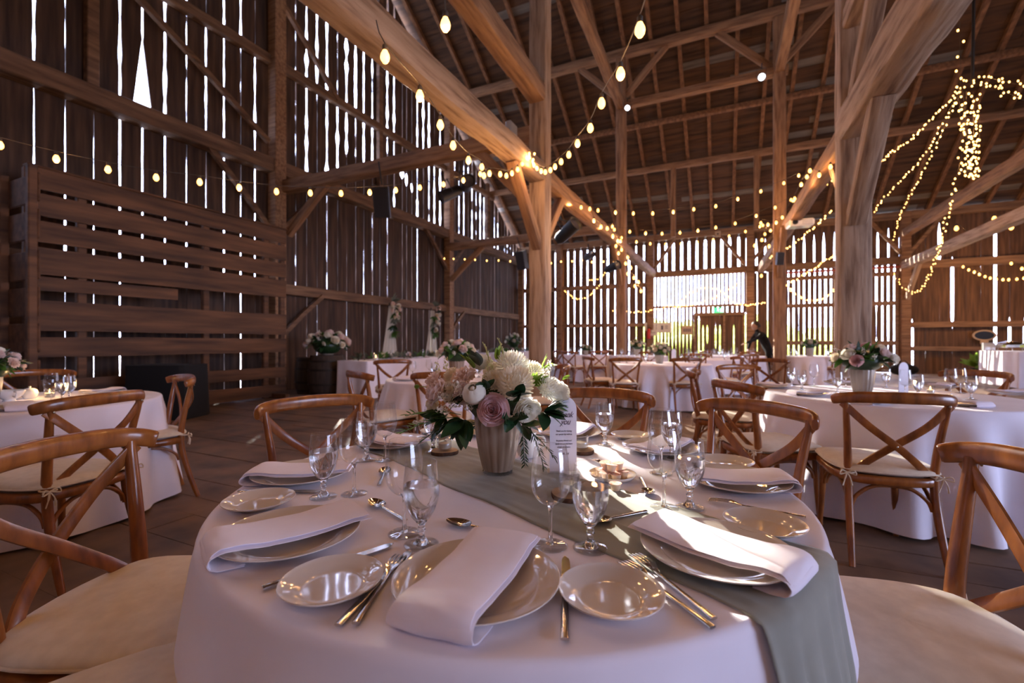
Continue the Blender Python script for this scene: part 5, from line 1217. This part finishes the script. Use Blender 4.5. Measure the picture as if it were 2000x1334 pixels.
SHORT = ['table before the double door', 'table the person leans over', 'back left table', 'table by the sliding door', 'table beyond the far centre one']
for k, ((cx, cz, r_), nm_) in enumerate(FAR):
    gg = 'glasses on the '+nm_.split(',')[0]
    for i in range(8):
        q = 2*PI*(i+.3)/8; glass('wine' if i % 2 else 'water', W(cx+.5*math.cos(q), cz+.5*math.sin(q), TH), WHERE[round((q % (2*PI))/(PI/4)) % 8]+' glass on the '+SHORT[k], gg, 1.15)
ORD = ['first', 'second', 'third', 'fourth', 'fifth', 'sixth', 'seventh', 'eighth', 'last']
for i in range(9):
    y = 7.3+i*.55; glass('wine' if i % 2 else 'water', Vector((-6.55, y, .768)), ORD[i]+' glass counted from the near end of the head table', 'glasses on the nearer head table')
def votive(p, label, power=1.2, s_=1.0):
    t = thing('votive_candle', label, 'candle', p); t.scale = (s_,)*3
    mb = MB(); mb.lathe([(.03, 0), (.035, .07), (.033, .07), (.028, .004), (.001, .004)], 20); mb.build('glass_cup', M_thin, t, smooth='all')
    mb = MB(); mb.lathe([(.001, .005), (.026, .005), (.029, .035), (.001, .035)], 16); mb.build('wax', M_wax, t, smooth=40)
    mb = MB(); mb.lathe([(.001, .036), (.006, .043), (.005, .055), (.001, .068)], 8); mb.build('flame', M_flame, t, smooth='all'); lamp((0, 0, .095), power, t, (1, .6, .25), .02)
for px, py, lb in ((734, 704, 'lit votive at the near end of the head table'), (858, 694, 'lit votive further along the head table')):
    p = XP(px, py, -6.45); votive(Vector((-6.45, p.y, .768)), lb, 1.5, 1.7)
votive(G(97, 776, TH), 'lit votive beside the glasses on the left-hand table', 1.2, .9)
votive(G(1817, 768, TH), 'lit votive among the glasses of the right-hand table', .6, .8)
# bluish back of the menu card on the right-hand table, and one on the far centre table
def card(p, label, s_=1.0, fa=(.2, -1)):
    t = thing('menu_card', label, 'sign', p, facing(*fa)+PI); t.scale = (s_,)*3
    mb = MB(); vs = [(x, 0, y) for x, y in arc]+[(x, .0025, y) for x, y in arc]; mb.add(vs, [tuple(range(n_arc)), tuple(range(2*n_arc-1, n_arc-1, -1))]+[(i, i+n_arc, (i+1) % n_arc+n_arc, (i+1) % n_arc) for i in range(n_arc)])
    mb.build('card', M_paper, t); mb = MB(); mb.box((0, .006, .058), (cw+.004, .002, .108)); mb.box((0, .001, .003), (cw+.02, .05, .006), bev=.002); mb.build('acrylic_stand', M_thin, t)
n_arc = len(arc)
card(G(1765, 772, TH), 'bluish white arched card right of the zinc vase', 1.05); card(G(1316, 708, TH), 'small white arched card on the far centre table', 1.1)
# serving bowl and creamer jug at the left edge
p = G(18, 784, TH); t = thing('gravy_bowl', 'white footed bowl at the left picture edge', 'bowl', p)
mb = MB(); mb.lathe([(.035, 0), (.03, .008), (.03, .014), (.062, .035), (.078, .065), (.080, .075), (.077, .074), (.058, .036), (.001, .02)], 36, cap0=True); mb.build('body', M_white, t, smooth='all')
mb = MB(); mb.sweep(cat([(.07, 0, .07), (.105, 0, .066), (.10, 0, .035), (.062, 0, .038)], 5), .005, n=8); mb.build('handle', M_white, t, smooth=True)
p = G(58, 778, TH); t = thing('sugar_bowl', 'small white lidded bowl behind the footed bowl', 'bowl', p)
mb = MB(); mb.lathe([(.03, 0), (.042, .02), (.044, .045), (.038, .06), (.001, .062)], 28, cap0=True); mb.build('body', M_white, t, smooth=50); mb = MB(); mb.lathe([(.038, .060), (.025, .07), (.006, .074), (.008, .084), (.001, .086)], 24); mb.build('lid', M_white, t, smooth=50)

# ------------------------------------------------------------------ equipment
def oriented(t, to, roll=0): t.rotation_euler = Vector(to).normalized().to_track_quat('Y', 'Z').to_euler()
def speaker(p, aim, label, s_=1.0, hang=None):
    t = thing('loudspeaker', label, 'speaker', p); oriented(t, aim); t.scale = (s_,)*3
    mb = MB(); v = [(-.15, .16), (.15, .16), (.10, -.16), (-.10, -.16)]; vs = [(x, y, z) for z in (-.29, .29) for x, y in v]
    mb.add(vs, [(3, 2, 1, 0), (4, 5, 6, 7)]+[(i, (i+1) % 4, (i+1) % 4+4, i+4) for i in range(4)]); mb.build('cabinet', M_black, t)
    mb = MB(); mb.box((0, .166, 0), (.27, .012, .54), bev=.004); mb.build('grille', mat('speaker_grille', (.02, .02, .025), .8), t)
    mb = MB(); mb.sweep([(-.19, 0, -.1), (-.19, 0, .33), (.19, 0, .33), (.19, 0, -.1)], .018, .006, 6); mb.sweep([(0, 0, .33), (0, .12, .74)], .015, n=8); mb.build('bracket', M_black, t)
speaker(YP(755, 398, 7.15)+Vector((0, -.1, 0)), (.5, -1, -.35), 'black loudspeaker hanging from the cross beam before the gable wall', 1.0)
speaker(P(1021, 508, 12.5), (-.2, -1, -.3), 'small loudspeaker on the left of the centre post, farther back', .85)
speaker(P(1522, 505, 11.6), (.3, -1, -.2), 'small loudspeaker high on the post before the person', .55)
def par_can(p, aim, label, s_=1.0, lit=False):
    t = thing('stage_light', label, 'stage light', p); oriented(t, aim); t.scale = (s_,)*3
    mb = MB(); mb.lathe([(.001, -.20), (.06, -.20), (.085, -.14), (.095, .16), (.11, .18), (.10, .18), (.085, .15), (.001, .12)], 24); n0 = 0; mb.tf(Matrix.Rotation(-PI/2, 4, 'X')); mb.build('housing', M_black, t, smooth=40)
    mb = MB(); mb.lathe([(.001, .125), (.084, .15)], 20); mb.tf(Matrix.Rotation(-PI/2, 4, 'X')); mb.build('lens', M_spotface if lit else mat('dark_lens', (.05, .05, .07), .1), t, smooth='all')
    mb = MB(); mb.sweep([(-.12, 0, 0), (-.12, 0, .2), (.12, 0, .2), (.12, 0, 0)], .012, .005, 6); mb.sweep([(0, 0, .2), (0, 0, .34)], .014, n=8); mb.build('yoke', M_black, t)
par_can(YP(880, 378, 7.1), (-.7, -.8, -.55), 'left one of two black stage lights under the cross beam', 1.15); par_can(YP(912, 360, 7.1), (.6, -.8, .0), 'right one of two black stage lights under the cross beam', 1.15)
par_can(P(1108, 452, 9.4), (.7, -.3, .4), 'black stage light right of the centre post under the brace', 1.5); par_can(P(1196, 522, 13.2), (.8, -.5, .2), 'black stage light before the bright slits left of the second row post', 1.3)
par_can(P(1150, 500, 13.6), (.5, -.6, .1), 'farther black stage light on the back left, above the swag', 1.1)
par_can(P(1486, 150, 11.6), (.1, -1, -.6), 'lit white spot high at the top of the post before the person', .9, True); par_can(P(1226, 210, 13.5), (.1, -1, -.6), 'tiny lit spot on the second row post near the roof', .8, True)
t = thing('floodlight', 'grey floodlight standing on the heavy beam left of the centre post', 'floodlight', P(999, 262, 7.2)); mb = MB(); mb.box((0, 0, 0), (.10, .26, .34), bev=.02); mb.build('housing', mat('grey_metal', (.35, .33, .30), .5, .3), t)
mb = MB(); mb.box((-.052, 0, 0), (.008, .2, .28), bev=.002); mb.build('glass_front', mat('flood_glass', (.5, .48, .25), .15), t); mb = MB(); mb.sweep([(0, -.15, 0), (0, -.15, -.22), (0, .15, -.22), (0, .15, 0)], .01, n=6); mb.build('bracket', M_black, t)
# projector
t = thing('projector', 'white projector hanging under the beam of the massive pale post', 'projector', P(1562, 437, 10.3), YAW-.3)
mb = MB(); mb.box((0, 0, 0), (.50, .36, .16), bev=.03); mb.build('housing', M_white, t, smooth=30); mb = MB(); mb.lathe([(.05, 0), (.055, .03), (.04, .03), (.03, .01), (.001, .01)], 24); mb.tf(Matrix.Translation((-.14, -.18, 0)) @ Matrix.Rotation(PI/2, 4, 'X')); mb.build('lens', M_black, t, smooth=40)
mb = MB()
for i in range(5): mb.box((.1, -.182, -.05+.022*i), (.2, .006, .008))
mb.build('vent', mat('vent_grey', (.4, .4, .42), .5), t); mb = MB(); mb.sweep([(0, 0, .08), (0, 0, .26)], .02, n=10); mb.build('ceiling_mount', M_black, t, smooth=True)
# exit sign and alarm
t = thing('exit_sign', 'green lit running-figure exit sign above the double door', 'exit sign', YP(1403, 606, FY-.2)); mb = MB(); mb.box((0, 0, 0), (.36, .06, .20), bev=.01); mb.build('housing', M_green, t)
mb = MB(); mb.ball((-.02, -.035, .055), .018, 8, 6, (1, .4, 1)); mb.sweep([(-.02, -.035, .035), (-.005, -.035, -.01)], .012, .004, 6, up=Vector((0, 1, 0)))
for pts in (((-.005, -.035, -.01), (-.04, -.035, -.035), (-.07, -.035, -.03)), ((-.005, -.035, -.01), (.02, -.035, -.04), (.02, -.035, -.075)), ((-.018, -.035, .03), (.03, -.035, .02), (.045, -.035, .035)), ((-.018, -.035, .03), (-.05, -.035, .015))): mb.sweep(pts, .008, .004, 6, up=Vector((0, 1, 0)))
mb.box((.11, -.034, -.01), (.07, .006, .15)); mb.build('pictogram', M_signw, t)
t = thing('alarm_box', 'small beige box with a dark bell mark on the top plate of the back wall', 'alarm', YP(1402, 457, FY-.28)); mb = MB(); mb.box((0, 0, 0), (.22, .06, .24), bev=.01); mb.build('housing', M_label, t); mb = MB(); mb.lathe([(.001, 0), (.045, 0), (.03, .05), (.001, .06)], 12); mb.tf(Matrix.Translation((0, -.035, -.03))); mb.build('bell', M_black, t, smooth=40)
# boards and signs on the back wall
def board_sign(px, py, w_, h_, label, lines, m=M_label, Y=FY-.22):
    t = thing('notice_board', label, 'sign', YP(px, py, Y)); mb = MB(); mb.box((0, 0, 0), (w_, .03, h_), bev=.006); mb.build('panel', m, t)
    mb = MB()
    for (x, z, a, b) in lines: mb.box((x, -.018, z), (a, .004, b))
    mb.build('printed_marks', M_ink, t)
pw = mat('faded_paper', (.72, .66, .56), .8)
board_sign(1297, 640, .62, .44, 'right one of two beige boards left of the double door', [(-.08, 0, .08, .18), (.1, .08, .12, .02), (.1, .02, .12, .02), (.1, -.04, .12, .02)], pw)
board_sign(1270, 638, .5, .36, 'left one of two beige boards, partly behind the other', [(0, .05, .3, .02), (0, -.02, .3, .02)], pw, FY-.3)
board_sign(1277, 650, .3, .26, 'small notice hanging under the left beige board', [(0, 0, .16, .02)], pw, FY-.36)
board_sign(1342, 645, .44, .38, 'dark-lettered tan board right beside the double door', [(-.12, 0, .05, .14), (-.04, 0, .05, .14), (.04, 0, .05, .14), (.12, 0, .05, .14)], M_label, FY-.25)
t = thing('fire_extinguisher', 'red fire extinguisher on the post left of the beige boards', 'fire extinguisher', YP(1267, 662, FY-.41)); mb = MB(); mb.lathe([(.001, 0), (.07, 0), (.075, .02), (.075, .38), (.05, .44), (.02, .46), (.001, .46)], 20); mb.build('cylinder', mat('red_paint', (.6, .04, .03), .35), t, smooth=50)
mb = MB(); mb.box((0, 0, .49), (.03, .1, .05), bev=.008); mb.sweep(cat([(0, .03, .5), (.09, .03, .46), (.1, 0, .25)], 5), .01, n=6); mb.build('valve', M_black, t)
t = thing('oval_sign', 'oval dark sign hanging on the boards at the far right', 'sign', YP(1922, 655, FY-.2)); mb = MB(); mb.lathe([(.001, 0), (.30, 0), (.31, .02), (.001, .02)], 32); mb.tf(Matrix.Rotation(PI/2, 4, 'X') @ Matrix.Scale(.6, 4, (0, 1, 0))); mb.build('plaque', M_label, t, smooth=40)
mb = MB(); mb.lathe([(.001, .021), (.25, .021), (.25, .026), (.001, .026)], 32); mb.tf(Matrix.Rotation(PI/2, 4, 'X') @ Matrix.Scale(.55, 4, (0, 1, 0))); mb.build('dark_field', M_black, t, smooth=40); mb = MB(); mb.box((0, -.02, -.24), (.22, .03, .12), bev=.01); mb.build('lower_plate', M_label, t)
# covered cabinet in black cloth at the left
q = W(-5.25, 6.95); t = thing('covered_cabinet', 'black cloth covered cabinet in front of the slatted partition', 'covered cabinet', q, YAW)
mb = MB(); n = 60
def bc(u, v):
    a = 2*PI*u; sx, sy = .44, .32; ca, sa = math.cos(a), math.sin(a); e = .28
    x = math.copysign(abs(ca)**e, ca)*sx; y = math.copysign(abs(sa)**e, sa)*sy; f = v; wv = math.sin(a*11)*.018*f
    if v > .999: pass
    k = 1+.05*f+wv; return Vector((x*k, y*k, .80*(1-f)+.004))
mb.grid(bc, n, 8); mb.grid(lambda u, v: Vector((lambda b: (b.x*v, b.y*v, .804+.01*(1-v)))(bc(u, 0))), n, 3); mb.build('cover', M_blackc, t, smooth='all')
mb = MB(); mb.box((0, 0, .39), (.8, .56, .77)); mb.build('cabinet', M_black, t)
# things on the serving table
def chafing(p, label):
    t = thing('chafing_dish', label, 'chafing dish', p); mb = MB(); mb.box((0, 0, .13), (.36, .52, .09), bev=.015); mb.build('pan', M_steel, t, smooth=40); mb = MB()
    mb.grid(lambda u, v: Vector(((u-.5)*.36, (v-.5)*.52, .175+.09*math.sin(PI*u)**.5*math.sin(PI*v)**.3)), 12, 12); mb.build('lid', M_steel, t, smooth='all')
    for a in (-1, 1):
        for b in (-1, 1): mb = MB(); mb.sweep([(a*.15, b*.22, 0), (a*.14, b*.21, .09)], .01, n=6); mb.build('leg', M_steel, t)
chafing(Vector((6.85, 16.5, .907)), 'steel chafing dish at the back of the serving table'); chafing(Vector((6.95, 15.6, .907)), 'steel chafing dish nearer on the serving table')
t = thing('white_box', 'white box at the left end of the serving table', 'box', Vector((6.6, 16.93, .907))); mb = MB(); mb.box((0, 0, .10), (.25, .12, .2), bev=.01); mb.build('body', M_white, t); mb = MB(); mb.box((0, 0, .205), (.26, .13, .015), bev=.004); mb.build('lid', M_white, t)
# green plant and black bags by the wall at right
t = thing('potted_plant', 'leafy green plant by the wall at far right', 'plant', YP(1912, 716, 19.5)); t.location.z = 0; rr = random.Random(4)
mb = MB(); mb.lathe([(.001, 0), (.14, 0), (.18, .3), (.001, .3)], 20); mb.build('pot', M_iron, t, smooth=40); mb = MB(); leaf_cluster(mb, (0, 0, .35), (0, -.1, 1), 40, .42, .07, rr, 1.2, .5, 4); mb.build('leaves', M_leafy, t, smooth='all')
t = thing('black_bag', 'black bags on the floor beside the far wall post at right', 'bag', YP(1765, 712, 19.6)); t.location.z = 0; mb = MB(); mb.ball((0, 0, .2), .34, 14, 10, (1.2, .7, .6)); mb.build('body', M_blackc, t, smooth='all'); mb = MB(); mb.sweep(cat([(-.15, 0, .36), (0, 0, .52), (.15, 0, .36)], 5), .012, n=6); mb.build('handle', M_black, t)

# ------------------------------------------------------------------ person in black leaning over a table
def skin_mesh(chain, edges, radii, name):
    me = bpy.data.meshes.new(name); me.from_pydata([tuple(v) for v in chain], edges, []); o = bpy.data.objects.new(name, me); C.objects.link(o)
    m = o.modifiers.new('skin', 'SKIN'); m.use_smooth_shade = True; s_ = o.modifiers.new('sub', 'SUBSURF'); s_.levels = 2; s_.render_levels = 2
    for v, r_ in zip(me.skin_vertices[0].data, radii): v.radius = (r_, r_)
    me.skin_vertices[0].data[0].use_root = True
    dg = bpy.context.evaluated_depsgraph_get(); dg.update(); out = bpy.data.meshes.new_from_object(o.evaluated_get(dg)); bpy.data.objects.remove(o); out.name = name
    return out
pe = thing('person', 'person in black leaning left over a far table, one arm stretched out', 'person', W(7.12, 12.75), YAW)
# local: x right, y away, z up
J = [(.05, 0, .95), (-.02, 0, 1.12), (-.12, -.02, 1.27), (-.20, -.02, 1.36), (-.26, -.02, 1.43), (-.30, -.03, 1.52),      # pelvis..neck, head base
     (-.24, -.20, 1.33), (-.46, -.24, 1.20), (-.68, -.25, 1.12),                    # near arm
     (-.22, .16, 1.34), (-.36, .18, 1.12), (-.42, .16, .94),                        # far arm
     (.02, -.10, .90), (-.02, -.10, .50), (.06, -.08, .09), (-.06, -.10, .05),      # standing leg
     (.12, .10, .90), (.34, .12, .52), (.62, .14, .16), (.60, .13, .06)]            # trailing leg
E_ = [(0, 1), (1, 2), (2, 3), (3, 4), (4, 5), (3, 6), (6, 7), (7, 8), (3, 9), (9, 10), (10, 11), (0, 12), (12, 13), (13, 14), (14, 15), (0, 16), (16, 17), (17, 18), (18, 19)]
rad = [.135, .12, .135, .11, .05, .05, .06, .045, .03, .06, .045, .03, .09, .062, .042, .035, .09, .062, .042, .035]
body = link('body', skin_mesh(J, E_, rad, 'body'), pe); body.data.materials.clear(); body.data.materials.append(M_blackc); body['label'] = 'body in black shirt and trousers'
mb = MB(); mb.ball((-.34, -.04, 1.585), .098, 16, 12, (.85, 1.0, 1.15)); mb.ball((-.425, -.06, 1.575), .016, 8, 6, (1.3, .8, 1.2)); mb.ball((-.405, -.075, 1.535), .014, 8, 5, (1, 1.4, .5)); mb.ball((-.33, -.135, 1.58), .02, 8, 6, (.7, .4, 1.2)); mb.build('head', M_skin, pe, smooth='all')
mb = MB(); mb.ball((-.315, -.035, 1.615), .108, 16, 12, (.9, 1.02, 1.08)); mb.ball((-.225, -.03, 1.60), .05, 12, 8); mb.build('hair', M_hair, pe, smooth='all')
def hand(base, d, nm):
    mb = MB(); base = Vector(base); d = Vector(d).normalized(); sd = d.cross(Vector((0, 0, 1))).normalized()
    mb.sweep([base, base+d*.05, base+d*.085], [.026, .034, .032], [.016, .015, .012], 10)
    for i, l in enumerate((.062, .072, .068, .054)):
        p = base+d*.08+sd*(-.026+.0173*i); mb.sweep(cat([p, p+d*l*.55+Vector((0, 0, -.006)), p+d*l+Vector((0, 0, -.022))], 3), [.0085, .0085, .008, .0078, .0075, .007, .006], n=6)
    p = base+d*.03-sd*.03; mb.sweep(cat([p, p+d*.03-sd*.022, p+d*.055-sd*.024+Vector((0, 0, -.01))], 3), [.010, .010, .0095, .009, .0085, .008, .007], n=6); mb.build('hand', M_skin, pe, smooth='all')
hand((-.69, -.25, 1.115), (-1, -.05, -.30), 'l'); hand((-.425, .16, .93), (-.2, -.1, -1), 'r')
for (x, y, z) in ((-.03, -.09, .0), (.60, .13, .0)):
    mb = MB(); mb.sweep([(x+.09, y, .045), (x, y, .045), (x-.10, y, .035), (x-.15, y, .025)], [.035, .042, .045, .03], [.04, .045, .033, .022], 10); mb.build('shoe', M_black, pe, smooth='all')
